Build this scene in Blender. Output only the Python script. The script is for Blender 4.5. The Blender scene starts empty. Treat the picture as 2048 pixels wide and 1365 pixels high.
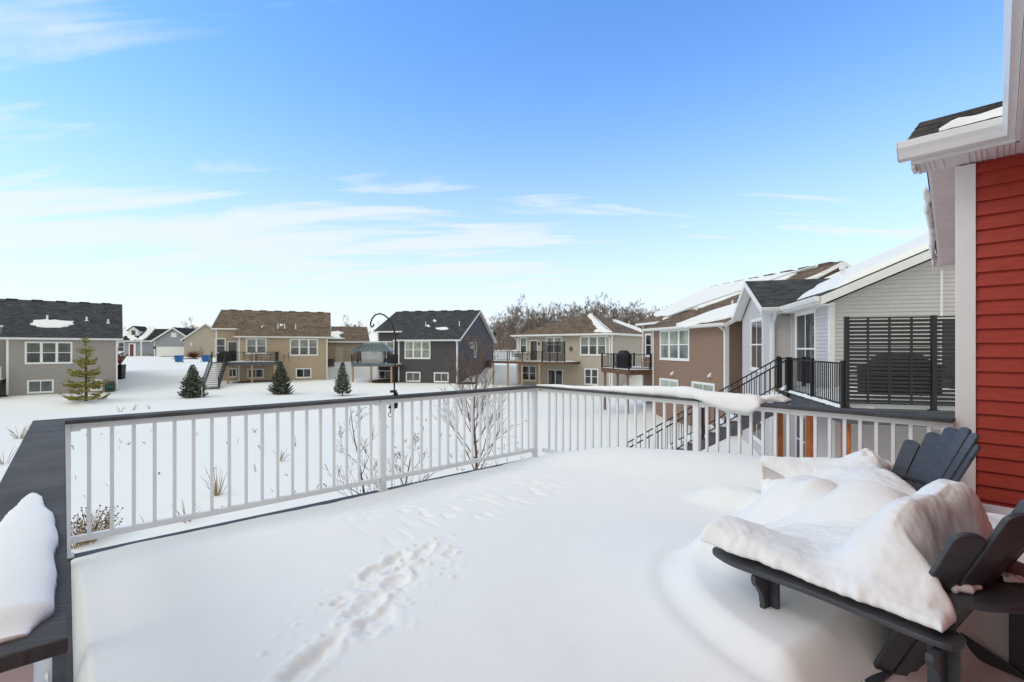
import bpy, bmesh, math, random
from mathutils import Vector, Matrix, noise as mnoise
random.seed(7)
PI = math.pi
sc = bpy.context.scene
COL = sc.collection

# ------------------------------------------------------------------ camera, sky, sun, exposure
F = 932.0; CX = 1024.0; HY = 697.0; EYE = 1.465
cam_d = bpy.data.cameras.new("camera"); cam = bpy.data.objects.new("camera", cam_d); COL.objects.link(cam)
cam.location = (0, 0, EYE); cam.rotation_euler = (PI/2, 0, 0)
cam_d.sensor_width = 36; cam_d.lens = F/2048*36; cam_d.shift_y = (HY-682.5)/2048
cam_d.clip_start = 0.03; cam_d.clip_end = 3000
sc.camera = cam
sc.view_settings.view_transform = 'Standard'; sc.view_settings.look = 'None'
sc.view_settings.exposure = 0.0; sc.view_settings.gamma = 1
SUN_DIR = Vector((-0.66, -0.22, 0.72)).normalized()
w = bpy.data.worlds.new("World"); sc.world = w; w.use_nodes = True
nt = w.node_tree; nt.nodes.clear()
def N(t, **k):
    n = nt.nodes.new(t)
    for a, b in k.items(): setattr(n, a, b)
    return n
def Lk(a, b): nt.links.new(a, b)
def M(op, a, b=None, c=None, clamp=False):
    n = N('ShaderNodeMath', operation=op); n.use_clamp = clamp
    for i, v in enumerate((a, b, c)):
        if v is None: continue
        if isinstance(v, (int, float)): n.inputs[i].default_value = v
        else: Lk(v, n.inputs[i])
    return n.outputs[0]
out = N('ShaderNodeOutputWorld'); bg = N('ShaderNodeBackground'); Lk(bg.outputs[0], out.inputs[0])
sky = N('ShaderNodeTexSky', sky_type='NISHITA'); sky.sun_disc = False
sky.sun_elevation = math.asin(SUN_DIR.z); sky.sun_rotation = math.atan2(SUN_DIR.x, SUN_DIR.y)
sky.altitude = 300; sky.air_density = 1.0; sky.dust_density = 0.3; sky.ozone_density = 3.0
bg.inputs[1].default_value = 0.15
tc = N('ShaderNodeTexCoord'); sep = N('ShaderNodeSeparateXYZ'); Lk(tc.outputs['Generated'], sep.inputs[0])
zz = M('MAXIMUM', sep.outputs[2], 0.0)
zd = M('ADD', zz, 0.16)
px_ = M('DIVIDE', sep.outputs[0], zd); py_ = M('DIVIDE', sep.outputs[1], zd)
cmb = N('ShaderNodeCombineXYZ'); Lk(px_, cmb.inputs[0]); Lk(py_, cmb.inputs[1])
def cloud_noise(scale, rot, loc, detail, dist, size):
    mp = N('ShaderNodeMapping'); Lk(cmb.outputs[0], mp.inputs[0])
    mp.inputs['Rotation'].default_value = (0, 0, rot); mp.inputs['Scale'].default_value = scale; mp.inputs['Location'].default_value = loc
    n = N('ShaderNodeTexNoise'); Lk(mp.outputs[0], n.inputs[0])
    n.inputs['Scale'].default_value = size; n.inputs['Detail'].default_value = detail; n.inputs['Distortion'].default_value = dist; n.inputs['Roughness'].default_value = 0.55
    return n.outputs[0]
n1 = cloud_noise((0.42, 1.35, 1), 0.22, (3.1, 1.7, 0), 9, 0.5, 1.0)
n2 = cloud_noise((0.8, 4.2, 1), 0.30, (0.4, 5.2, 0), 10, 0.7, 1.3)
nn = M('SUBTRACT', M('ADD', M('MULTIPLY', n1, 0.9), M('MULTIPLY', n2, 0.85)), 0.375)
# more cloud low down and to the left, clear blue overhead
elev = zz
leftb = M('MULTIPLY', sep.outputs[0], -0.20)
bias = M('SUBTRACT', M('ADD', leftb, 0.25), M('MULTIPLY', elev, 0.78))
mask = M('MULTIPLY', M('ADD', M('SUBTRACT', nn, 0.40), bias), 2.8, clamp=True)
mask = M('MULTIPLY', M('MULTIPLY', mask, mask), M('SUBTRACT', 3.0, M('MULTIPLY', mask, 2.0)), clamp=True)
hz = M('EXPONENT', M('MULTIPLY', M('POWER', M('DIVIDE', elev, 0.27), 1.7), -1.0))
hz = M('MULTIPLY', hz, 1.0)
behind = M('MULTIPLY', M('SUBTRACT', 0.35, sep.outputs[1]), 2.2, clamp=True)      # bright cloud added out of view, behind and overhead, to neutralise the blue light
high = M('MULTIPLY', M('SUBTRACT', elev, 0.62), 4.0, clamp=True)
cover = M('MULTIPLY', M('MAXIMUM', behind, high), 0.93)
fac = M('MAXIMUM', M('MULTIPLY', mask, 0.85), hz)
tint = N('ShaderNodeMix', data_type='RGBA', blend_type='MULTIPLY'); tint.inputs[0].default_value = 1.0
Lk(sky.outputs[0], tint.inputs[6]); tint.inputs[7].default_value = (1.06, 1.68, 2.2, 1)
mixc = N('ShaderNodeMix', data_type='RGBA'); Lk(fac, mixc.inputs[0]); Lk(tint.outputs[2], mixc.inputs[6])
mixc.inputs[7].default_value = (6.1, 6.35, 6.5, 1)
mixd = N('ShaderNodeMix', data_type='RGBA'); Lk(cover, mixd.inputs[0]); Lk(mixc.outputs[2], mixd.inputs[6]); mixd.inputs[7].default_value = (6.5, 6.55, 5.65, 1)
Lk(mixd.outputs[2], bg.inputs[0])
sun_d = bpy.data.lights.new("sun", 'SUN'); sun = bpy.data.objects.new("sun", sun_d); COL.objects.link(sun)
sun_d.energy = 0.9; sun_d.angle = math.radians(30); sun_d.color = (1, 0.96, 0.9)
sun.location = (0, 0, 30); sun.rotation_euler = (-SUN_DIR).to_track_quat('-Z', 'Y').to_euler()

# ------------------------------------------------------------------ materials
def mat(name, base, rough=0.6, spec=0.4, noise=None, bump=None, metallic=0.0, sss=0.0, coord='Object', rough_noise=0):
    """noise=(scale, amount, stretch) colour variation; bump=(scale, strength, stretch, distance)"""
    m = bpy.data.materials.new(name); m.use_nodes = True
    t = m.node_tree; b = t.nodes['Principled BSDF']
    b.inputs['Base Color'].default_value = (*base, 1); b.inputs['Roughness'].default_value = rough
    b.inputs['Specular IOR Level'].default_value = spec; b.inputs['Metallic'].default_value = metallic
    if sss:
        b.inputs['Subsurface Weight'].default_value = sss; b.inputs['Subsurface Radius'].default_value = (0.03, 0.035, 0.04); b.inputs['Subsurface Scale'].default_value = 1
    c = t.nodes.new('ShaderNodeTexCoord')
    def nz(scale, stretch, detail=6):
        mp = t.nodes.new('ShaderNodeMapping'); t.links.new(c.outputs[coord], mp.inputs[0]); mp.inputs['Scale'].default_value = stretch
        n = t.nodes.new('ShaderNodeTexNoise'); t.links.new(mp.outputs[0], n.inputs[0]); n.inputs['Scale'].default_value = scale; n.inputs['Detail'].default_value = detail
        return n
    if noise:
        n = nz(noise[0], noise[2] if len(noise) > 2 else (1, 1, 1))
        r = t.nodes.new('ShaderNodeValToRGB'); t.links.new(n.outputs[0], r.inputs[0])
        a = noise[1]
        r.color_ramp.elements[0].position = 0.3; r.color_ramp.elements[1].position = 0.7
        r.color_ramp.elements[0].color = (*[v*(1-a) for v in base], 1); r.color_ramp.elements[1].color = (*[min(1, v*(1+a)) for v in base], 1)
        t.links.new(r.outputs[0], b.inputs['Base Color'])
    if bump:
        n = nz(bump[0], bump[2], 8)
        bp = t.nodes.new('ShaderNodeBump'); bp.inputs['Strength'].default_value = bump[1]; bp.inputs['Distance'].default_value = bump[3] if len(bump) > 3 else 0.01
        t.links.new(n.outputs[0], bp.inputs['Height']); t.links.new(bp.outputs[0], b.inputs['Normal'])
    return m
def shingle(name, base, dark=0.55):
    m = bpy.data.materials.new(name); m.use_nodes = True; t = m.node_tree; b = t.nodes['Principled BSDF']
    b.inputs['Roughness'].default_value = 0.9; b.inputs['Specular IOR Level'].default_value = 0.2
    uv = t.nodes.new('ShaderNodeUVMap'); br = t.nodes.new('ShaderNodeTexBrick')
    t.links.new(uv.outputs[0], br.inputs[0])
    br.inputs['Scale'].default_value = 1.0; br.inputs['Brick Width'].default_value = 0.26; br.inputs['Row Height'].default_value = 0.14
    br.inputs['Mortar Size'].default_value = 0.008; br.inputs['Bias'].default_value = 0.0
    br.inputs['Color1'].default_value = (*[v*0.62 for v in base], 1); br.inputs['Color2'].default_value = (*[v*1.4 for v in base], 1)
    br.inputs['Mortar'].default_value = (*[v*dark for v in base], 1)
    n = t.nodes.new('ShaderNodeTexNoise'); t.links.new(uv.outputs[0], n.inputs[0]); n.inputs['Scale'].default_value = 1.1; n.inputs['Detail'].default_value = 9
    r = t.nodes.new('ShaderNodeValToRGB'); t.links.new(n.outputs[0], r.inputs[0]); r.color_ramp.elements[0].position = .3; r.color_ramp.elements[1].position = .7
    r.color_ramp.elements[0].color = (.7, .7, .7, 1); r.color_ramp.elements[1].color = (1.2, 1.2, 1.2, 1)
    mx = t.nodes.new('ShaderNodeMix'); mx.data_type = 'RGBA'; mx.blend_type = 'MULTIPLY'; mx.inputs[0].default_value = 1
    t.links.new(br.outputs[0], mx.inputs[6]); t.links.new(r.outputs[0], mx.inputs[7]); t.links.new(mx.outputs[2], b.inputs['Base Color'])
    bp = t.nodes.new('ShaderNodeBump'); bp.inputs['Strength'].default_value = .6; bp.inputs['Distance'].default_value = .01
    t.links.new(br.outputs[0], bp.inputs['Height']); t.links.new(bp.outputs[0], b.inputs['Normal'])
    return m
def glass(name, base, rough=0.04):
    m = bpy.data.materials.new(name); m.use_nodes = True; t = m.node_tree; b = t.nodes['Principled BSDF']
    b.inputs['Roughness'].default_value = rough; b.inputs['Specular IOR Level'].default_value = 0.6; b.inputs['IOR'].default_value = 1.5
    c = t.nodes.new('ShaderNodeTexCoord'); n = t.nodes.new('ShaderNodeTexNoise'); t.links.new(c.outputs['Object'], n.inputs[0])
    n.inputs['Scale'].default_value = 1.2; n.inputs['Detail'].default_value = 3
    r = t.nodes.new('ShaderNodeValToRGB'); t.links.new(n.outputs[0], r.inputs[0])
    r.color_ramp.elements[0].position = .35; r.color_ramp.elements[1].position = .65
    r.color_ramp.elements[0].color = (*[v*.6 for v in base], 1); r.color_ramp.elements[1].color = (*[v*1.35 for v in base], 1)
    t.links.new(r.outputs[0], b.inputs['Base Color'])
    bp = t.nodes.new('ShaderNodeBump'); bp.inputs['Strength'].default_value = .03; t.links.new(n.outputs[0], bp.inputs['Height']); t.links.new(bp.outputs[0], b.inputs['Normal'])
    return m
def snow_mat(name, base, bigscale, fine, strength, dist):
    m = bpy.data.materials.new(name); m.use_nodes = True; t = m.node_tree; b = t.nodes['Principled BSDF']
    b.inputs['Base Color'].default_value = (*base, 1); b.inputs['Roughness'].default_value = 0.75; b.inputs['Specular IOR Level'].default_value = .25
    c = t.nodes.new('ShaderNodeTexCoord')
    n = t.nodes.new('ShaderNodeTexNoise'); t.links.new(c.outputs['Object'], n.inputs[0]); n.inputs['Scale'].default_value = fine; n.inputs['Detail'].default_value = 6
    n2 = t.nodes.new('ShaderNodeTexNoise'); t.links.new(c.outputs['Object'], n2.inputs[0]); n2.inputs['Scale'].default_value = bigscale; n2.inputs['Detail'].default_value = 5
    ad = t.nodes.new('ShaderNodeMath'); ad.operation = 'MULTIPLY_ADD'; ad.inputs[1].default_value = .12
    t.links.new(n.outputs[0], ad.inputs[0]); t.links.new(n2.outputs[0], ad.inputs[2])
    bp = t.nodes.new('ShaderNodeBump'); bp.inputs['Strength'].default_value = strength; bp.inputs['Distance'].default_value = dist
    t.links.new(ad.outputs[0], bp.inputs['Height']); t.links.new(bp.outputs[0], b.inputs['Normal'])
    return m
SNOW = snow_mat('snow_deck', (.83, .828, .82), 3.0, 110.0, .6, .012)
SNOWF = snow_mat('snow_far', (.81, .81, .80), .6, 9.0, .5, .05)
WHITE = mat('white_vinyl', (.76, .76, .76), .4, .4, noise=(6, .03))
TRIM = mat('white_trim', (.78, .78, .77), .5, .3, noise=(3, .04))
CAP = mat('dark_composite', (.078, .076, .078), .7, .2, noise=(5, .3, (1, 1, 1)))
_t = CAP.node_tree; _c = _t.nodes.new('ShaderNodeTexCoord'); _m = _t.nodes.new('ShaderNodeMapping'); _m.inputs['Rotation'].default_value = (0, 0, .80); _m.inputs['Scale'].default_value = (1, 3.4, 1)
_w = _t.nodes.new('ShaderNodeTexWave'); _w.inputs['Scale'].default_value = 9; _w.inputs['Distortion'].default_value = 9; _w.inputs['Detail'].default_value = 4; _w.inputs['Detail Scale'].default_value = .8
_t.links.new(_c.outputs['Object'], _m.inputs[0]); _t.links.new(_m.outputs[0], _w.inputs[0]); _bp = _t.nodes.new('ShaderNodeBump'); _bp.inputs['Strength'].default_value = .55; _bp.inputs['Distance'].default_value = .004
_t.links.new(_w.outputs['Fac'], _bp.inputs['Height']); _t.links.new(_bp.outputs[0], _t.nodes['Principled BSDF'].inputs['Normal'])
DECKB = mat('dark_deck_board', (.05, .052, .058), .55, .3, noise=(8, .3))
GRAYDECK = mat('gray_deck_fascia', (.085, .087, .10), .6, .3, noise=(4, .2))
CHAIR = mat('charcoal_lumber', (.052, .056, .066), .42, .45, noise=(9, .18, (1, 1, 6)), bump=(40, .25, (1, 1, 8), .002))
BLACK = mat('black_metal', (.012, .012, .014), .4, .4)
REDS = mat('red_siding', (.37, .045, .028), .55, .3, noise=(7, .13, (1, 1, 6)), bump=(60, .25, (1, 1, 10), .002))
GREYS = mat('light_grey_siding', (.55, .525, .53), .6, .3, noise=(3, .04, (1, 1, 4)))
GREYD = mat('taupe_grey_siding', (.33, .305, .29), .6, .3, noise=(2, .05, (1, 1, 4)))
TANS = mat('tan_siding', (.44, .35, .255), .6, .3, noise=(2, .05, (1, 1, 4)))
BEIGES = mat('beige_siding', (.45, .395, .325), .6, .3, noise=(2, .05, (1, 1, 4)))
CHARS = mat('charcoal_siding', (.072, .068, .076), .6, .3, noise=(2, .08, (1, 1, 4)))
BROWNS = mat('brown_siding', (.265, .175, .125), .6, .3, noise=(2, .05, (1, 1, 4)))
BLUEG = mat('blue_grey_siding', (.30, .32, .37), .6, .3, noise=(2, .05))
SH_BROWN = shingle('brown_shingle', (.16, .115, .082)); SH_DARK = shingle('dark_shingle', (.055, .057, .06)); SH_BLK = shingle('black_shingle', (.030, .030, .030))
CEDAR = mat('cedar_post', (.36, .11, .035), .6, .3, noise=(6, .35, (4, 4, .5)))
WOODP = mat('pale_wood_post', (.40, .27, .18), .7, .3, noise=(6, .25, (4, 4, .5)))
WOODD = mat('brown_deck_fascia', (.13, .07, .045), .6, .3, noise=(5, .25))
CONC = mat('foundation_concrete', (.33, .31, .28), .9, .2, noise=(5, .15))
G_DARK = glass('glass_dark', (.035, .04, .045)); G_MID = glass('glass_mid', (.09, .10, .10)); G_BLIND = glass('glass_over_green_blind', (.30, .34, .29)); G_PALE = glass('glass_over_white_blind', (.22, .24, .23))
SPR = mat('spruce_needles', (.115, .13, .10), .8, .2, noise=(5, .5)); PINE = mat('pine_needles', (.25, .22, .05), .8, .2, noise=(3, .4))
BARK = mat('bark', (.10, .068, .052), .9, .2, noise=(9, .4)); BARKR = mat('reddish_bark', (.17, .11, .085), .9, .2, noise=(9, .35)); BARKG = mat('woodland_bark', (.22, .18, .155), .9, .2, noise=(.6, .4))
GRASSM = mat('dry_grass', (.34, .24, .14), .9, .1, noise=(20, .4)); SEED = mat('seed_heads', (.07, .045, .03), .9, .1)
BLUEB = mat('blue_plastic', (.015, .11, .33), .5, .4); ASPH = mat('asphalt', (.06, .06, .062), .9, .2, noise=(1, .3))
TEALR = mat('feeder_roof', (.12, .16, .175), .35, .5, noise=(8, .2)); SEEDM = mat('bird_seed', (.55, .50, .36), .9, .2, noise=(60, .3))
COVER = mat('black_cover', (.014, .014, .015), .6, .3, noise=(6, .3), bump=(5, .6, (1, 1, 1), .05))
DIRT = mat('bare_soil', (.10, .065, .045), .95, .1, noise=(2, .5)); CUSH = mat('tan_cushion', (.36, .25, .15), .8, .2, noise=(4, .2))
DOORG = mat('dark_door', (.05, .06, .08), .4, .5); ACM = mat('grey_metal', (.10, .09, .085), .5, .4, noise=(20, .3)); GREEN = mat('green_plastic', (.02, .10, .07), .5, .4)
PLEX = bpy.data.materials.new('clear_plastic'); PLEX.use_nodes = True
_b = PLEX.node_tree.nodes['Principled BSDF']; _b.inputs['Base Color'].default_value = (.92, .95, .92, 1); _b.inputs['Roughness'].default_value = .25; _b.inputs['Alpha'].default_value = .42

# ------------------------------------------------------------------ mesh helpers
class MB:
    def __init__(s): s.v = []; s.f = []; s.uv = {}; s.T = None
    def add(s, vs, fs, uvs=None):
        b = len(s.v)
        for p in vs:
            p = Vector(p)
            if s.T is not None: p = s.T @ p
            s.v.append(p)
        for i, f in enumerate(fs):
            if uvs: s.uv[len(s.f)] = uvs[i]
            s.f.append([b+k for k in f])
        return s
    def box(s, x0, x1, y0, y1, z0, z1):
        s.add([(x0,y0,z0),(x1,y0,z0),(x1,y1,z0),(x0,y1,z0),(x0,y0,z1),(x1,y0,z1),(x1,y1,z1),(x0,y1,z1)],
              [(0,3,2,1),(4,5,6,7),(0,1,5,4),(1,2,6,5),(2,3,7,6),(3,0,4,7)]); return s
    def bar(s, a, b, wd, ht, up=(0,0,1)):
        a, b = Vector(a), Vector(b); d = (b-a).normalized(); up = Vector(up)
        if abs(d.dot(up)) > .98: up = Vector((1, 0, 0)) if abs(d.x) < .9 else Vector((0, 1, 0))
        r = d.cross(up).normalized()*wd/2; u = r.cross(d).normalized()*ht/2
        s.add([a-r-u, a+r-u, a+r+u, a-r+u, b-r-u, b+r-u, b+r+u, b-r+u], [(0,3,2,1),(4,5,6,7),(0,1,5,4),(1,2,6,5),(2,3,7,6),(3,0,4,7)]); return s
    def tube(s, pts, rad, n=8, cap=True):
        pts = [Vector(p) for p in pts]; m = len(pts)
        if not hasattr(rad, '__len__'): rad = [rad]*m
        rings = []; vs = []; pr = None
        for i, p in enumerate(pts):
            d = (pts[min(i+1, m-1)]-pts[max(i-1, 0)]).normalized()
            if pr is None: pr = d.orthogonal().normalized()
            pr = (pr-d*pr.dot(d))
            pr = pr.normalized() if pr.length > 1e-5 else d.orthogonal().normalized()
            q = d.cross(pr)
            for k in range(n):
                a = 2*PI*k/n; vs.append(p+(pr*math.cos(a)+q*math.sin(a))*rad[i])
        fs = [(i*n+k, i*n+(k+1)%n, (i+1)*n+(k+1)%n, (i+1)*n+k) for i in range(m-1) for k in range(n)]
        if cap: fs += [tuple(range(n))[::-1], tuple((m-1)*n+k for k in range(n))]
        s.add(vs, fs); return s
    def prism(s, top, dz):
        """top: list of 3D points (any plane), extruded down by dz"""
        n = len(top); top = [Vector(p) for p in top]
        vs = top+[p-Vector((0, 0, dz)) for p in top]
        s.add(vs, [tuple(range(n)), tuple(range(2*n-1, n-1, -1))]+[(i, i+n, (i+1)%n+n, (i+1)%n) for i in range(n)]); return s
    def extr(s, pts, vec):
        n = len(pts); pts = [Vector(p) for p in pts]; vec = Vector(vec)
        s.add(pts+[p+vec for p in pts], [tuple(range(n))[::-1], tuple(range(n, 2*n))]+[(i, (i+1)%n, (i+1)%n+n, i+n) for i in range(n)]); return s
    def sphere(s, c, r, nu=12, nv=8, sq=(1, 1, 1)):
        c = Vector(c); vs = [c+Vector((0, 0, r*sq[2]))]
        for j in range(1, nv):
            th = PI*j/nv
            for i in range(nu):
                a = 2*PI*i/nu; vs.append(c+Vector((r*sq[0]*math.sin(th)*math.cos(a), r*sq[1]*math.sin(th)*math.sin(a), r*sq[2]*math.cos(th))))
        vs.append(c-Vector((0, 0, r*sq[2]))); L = len(vs)-1
        fs = [(0, 1+i, 1+(i+1)%nu) for i in range(nu)]
        for j in range(nv-2):
            for i in range(nu): a = 1+j*nu+i; b = 1+j*nu+(i+1)%nu; fs.append((a, a+nu, b+nu, b))
        fs += [(L, L-nu+(i+1)%nu, L-nu+i) for i in range(nu)]
        s.add(vs, fs); return s
def build(name, mb, m, parent=None, smooth=False, loc=None, bevel=0, off=None):
    me = bpy.data.meshes.new(name)
    vs = mb.v if off is None else [p-Vector(off) for p in mb.v]
    me.from_pydata([tuple(p) for p in vs], [], mb.f)
    if mb.uv:
        ul = me.uv_layers.new(name='UVMap')
        for fi, poly in enumerate(me.polygons):
            u = mb.uv.get(fi)
            if u:
                for k, li in enumerate(poly.loop_indices): ul.data[li].uv = u[k]
    me.materials.append(m)
    if smooth:
        for p in me.polygons: p.use_smooth = True
    me.update()
    o = bpy.data.objects.new(name, me); COL.objects.link(o)
    if loc is not None: o.location = loc
    if parent is not None: o.parent = parent
    if bevel:
        bv = o.modifiers.new('bevel', 'BEVEL'); bv.width = bevel; bv.segments = 2; bv.limit_method = 'ANGLE'; bv.angle_limit = math.radians(50)
    return o
def tag(o, label=None, cat=None, group=None, kind=None):
    if label: o['label'] = label
    if cat: o['category'] = cat
    if group: o['group'] = group
    if kind: o['kind'] = kind
    return o
def empty(name, loc, rz=0, label=None, cat=None, group=None):
    o = bpy.data.objects.new(name, None); COL.objects.link(o); o.location = loc; o.rotation_euler = (0, 0, rz); o.empty_display_size = .2
    return tag(o, label, cat, group)
def copy_tree(o, parent=None):
    c = o.copy(); COL.objects.link(c); c.parent = parent
    for ch in list(o.children): copy_tree(ch, c)
    return c
def ray(px, py): return Vector(((px-CX)/F, 1.0, -(py-HY)/F))
def at(px, py, z):
    r = ray(px, py); k = (z-EYE)/r.z; return Vector((r.x*k, k, z))
def aty(px, y, z=0): return Vector(((px-CX)/F*y, y, z))
def V2(a): return Vector((a[0], a[1], 0))
def sm(a, b, x):
    t = max(0, min(1, (x-a)/(b-a))); return t*t*(3-2*t)
def nz3(x, y, z=0): return mnoise.noise(Vector((x, y, z)))

# ------------------------------------------------------------------ ground
CTRL = [(-3,4,-2.75),(5,6,-2.75),(8,14,-2.7),(3,12,-2.75),(-12,10,-2.8),(-3,22,-2.85),(-20,22,-2.9),(-30,30,-2.75),(-33,36,-2.35),(-38,36,-2.2),(-45,32,-2.3),
        (-25,37,-2.45),(-18,40,-2.4),(-27,45,-1.95),(-20,49,-1.9),(-23,47,-1.9),(-12,46,-2.05),(-6,46,-2.05),(-9,44,-2.1),(-14,38,-2.45),(0,36,-2.75),(6,32,-2.75),
        (-4,52,-1.6),(-2,60,-.75),(-18,60,-.3),(-21,64,-.15),(-15,62,-.3),(-30,62,-.6),(-36,50,-1.5),(-33,46,-1.9),(-42,52,-1.0),(-40,45,-1.7),(-50,75,-.8),(-66,88,-.05),(-60,86,-.1),(-50,82,-.3),(-45,75,-.7),
        (0,48,-2.3),(4,45,-2.6),(10,42,-2.7),(8,40,-2.75),(14,46,-1.2),(18,52,-.3),(10,26,-2.7),(9,22,-2.7),(12,30,-1.8),(20,30,.2),(11,19,-2.4),(14,16,-1.5),(0,-20,-1),(10,-5,-2),(-20,-10,-2.8),
        (0,100,1.2),(20,100,2.2),(-40,120,0),(-100,100,0),(60,100,2.5),(-80,40,-1.5),(-90,0,-2.5),(60,40,1.0),(60,0,0),(0,160,2),(-120,200,0),(120,200,3),(0,400,1),(-300,300,0),(300,300,2)]
def gz(x, y):
    sw = sz = 0
    for cx, cy, cz in CTRL:
        d2 = (x-cx)**2+(y-cy)**2+.8
        wgt = 1/d2**1.7; sw += wgt; sz += wgt*cz
    return sz/sw
def axis(lo, hi, step, far, grow=1.25):
    a = [lo+i*step for i in range(int((hi-lo)/step)+1)]
    s = step; x = a[0]; left = []
    while x > -far: s *= grow; x -= s; left.append(x)
    s = step; x = a[-1]; right = []
    while x < far: s *= grow; x += s; right.append(x)
    return left[::-1]+a+right
gx = axis(-50, 26, .8, 1400); gy = [-60, -40, -25, -15, -8, -4]+[v for v in axis(-1, 70, .8, 1500) if v > -1.5]
g = MB(); vs = []
for yy in gy:
    for xx in gx:
        z = gz(xx, yy)+.05*nz3(xx*.22, yy*.22)+.025*nz3(xx*.9, yy*.9, 4)*(1 if abs(xx) < 60 and yy < 80 else 0)
        if 7 < yy < 34 and -12 < xx < 12: z += .06*nz3(xx*1.1, yy*1.6, 9)
        vs.append((xx, yy, z))
nx = len(gx)
g.add(vs, [(j*nx+i, j*nx+i+1, (j+1)*nx+i+1, (j+1)*nx+i) for j in range(len(gy)-1) for i in range(nx-1)])
tag(build('ground', g, SNOWF, smooth=True), kind='structure')

# ------------------------------------------------------------------ houses
class House:
    def __init__(s, name, o, xd, base, label, cat='house', group=None):
        s.o = Vector((o[0], o[1], 0)); s.x = Vector((xd[0], xd[1], 0)).normalized(); s.y = Vector((-s.x.y, s.x.x, 0)); s.base = base
        s.root = empty(name, (o[0], o[1], base), math.atan2(s.x.y, s.x.x), label, cat, group)
    def part(s, name, mb, m, parent=None, **k):
        return build(name, mb, m, parent or s.root, off=(0, 0, s.base), **k)
    def sub(s, name, mb, m, parent, **k):      # parents sit at the root's own origin, so same offset
        return build(name, mb, m, parent, off=(0, 0, s.base), **k)
    def px(s, px, py, yo=0.0):
        r = ray(px, py); c = Vector((0, 0, EYE))
        k = (yo-(c-s.o).dot(s.y))/r.dot(s.y); p = c+r*k; return ((p-s.o).dot(s.x), p.z)
    def pxx(s, px, py, xo=0.0):
        r = ray(px, py); c = Vector((0, 0, EYE))
        k = (xo-(c-s.o).dot(s.x))/r.dot(s.x); p = c+r*k; return ((p-s.o).dot(s.y), p.z)
    def plane(s, px, py, fn):                   # local point where the pixel ray meets z = fn(x, y)
        r = ray(px, py); c = Vector((0, 0, EYE)); a, b = 2.0, 150.0
        g = lambda k: (lambda p: p.z-fn((p-s.o).dot(s.x), (p-s.o).dot(s.y)))(c+r*k)
        ga = g(a); k = a
        while k < 150 and (g(k) > 0) == (ga > 0): a = k; k += .25
        b = k
        for _ in range(30):
            m_ = (a+b)/2
            if (g(m_) > 0) == (ga > 0): a = m_
            else: b = m_
        p = c+r*a; return ((p-s.o).dot(s.x), (p-s.o).dot(s.y), p.z)
def interval(poly, z):
    xs = []
    n = len(poly)
    for i in range(n):
        (a, za), (b, zb) = poly[i], poly[(i+1) % n]
        if za == zb:
            if abs(z-za) < 1e-6: xs += [a, b]
            continue
        if min(za, zb)-1e-9 <= z <= max(za, zb)+1e-9: xs.append(a+(b-a)*(z-za)/(zb-za))
    return (min(xs), max(xs)) if xs else None
def lap(mb, poly, fn, e=.1016, d=.017):
    """clapboard courses over the convex outline poly [(s, z)], fn(s, z, out) -> local point"""
    z = min(p[1] for p in poly); top = max(p[1] for p in poly)-1e-4
    while z < top-.01:
        z1 = min(z+e, top); a = interval(poly, z+1e-5); b = interval(poly, z1-1e-5)
        if a and b:
            mb.add([fn(a[0], z, d), fn(a[1], z, d), fn(b[1], z1, .001), fn(b[0], z1, .001), fn(a[0], z, 0), fn(a[1], z, 0)], [(0, 1, 2, 3), (4, 5, 1, 0)])
        z = z1
def fy(y0, sg=-1): return lambda s_, z, o: (s_, y0+sg*o, z)          # wall facing -y (or +y)
def fx(x0, sg=1): return lambda s_, z, o: (x0+sg*o, s_, z)
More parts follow.
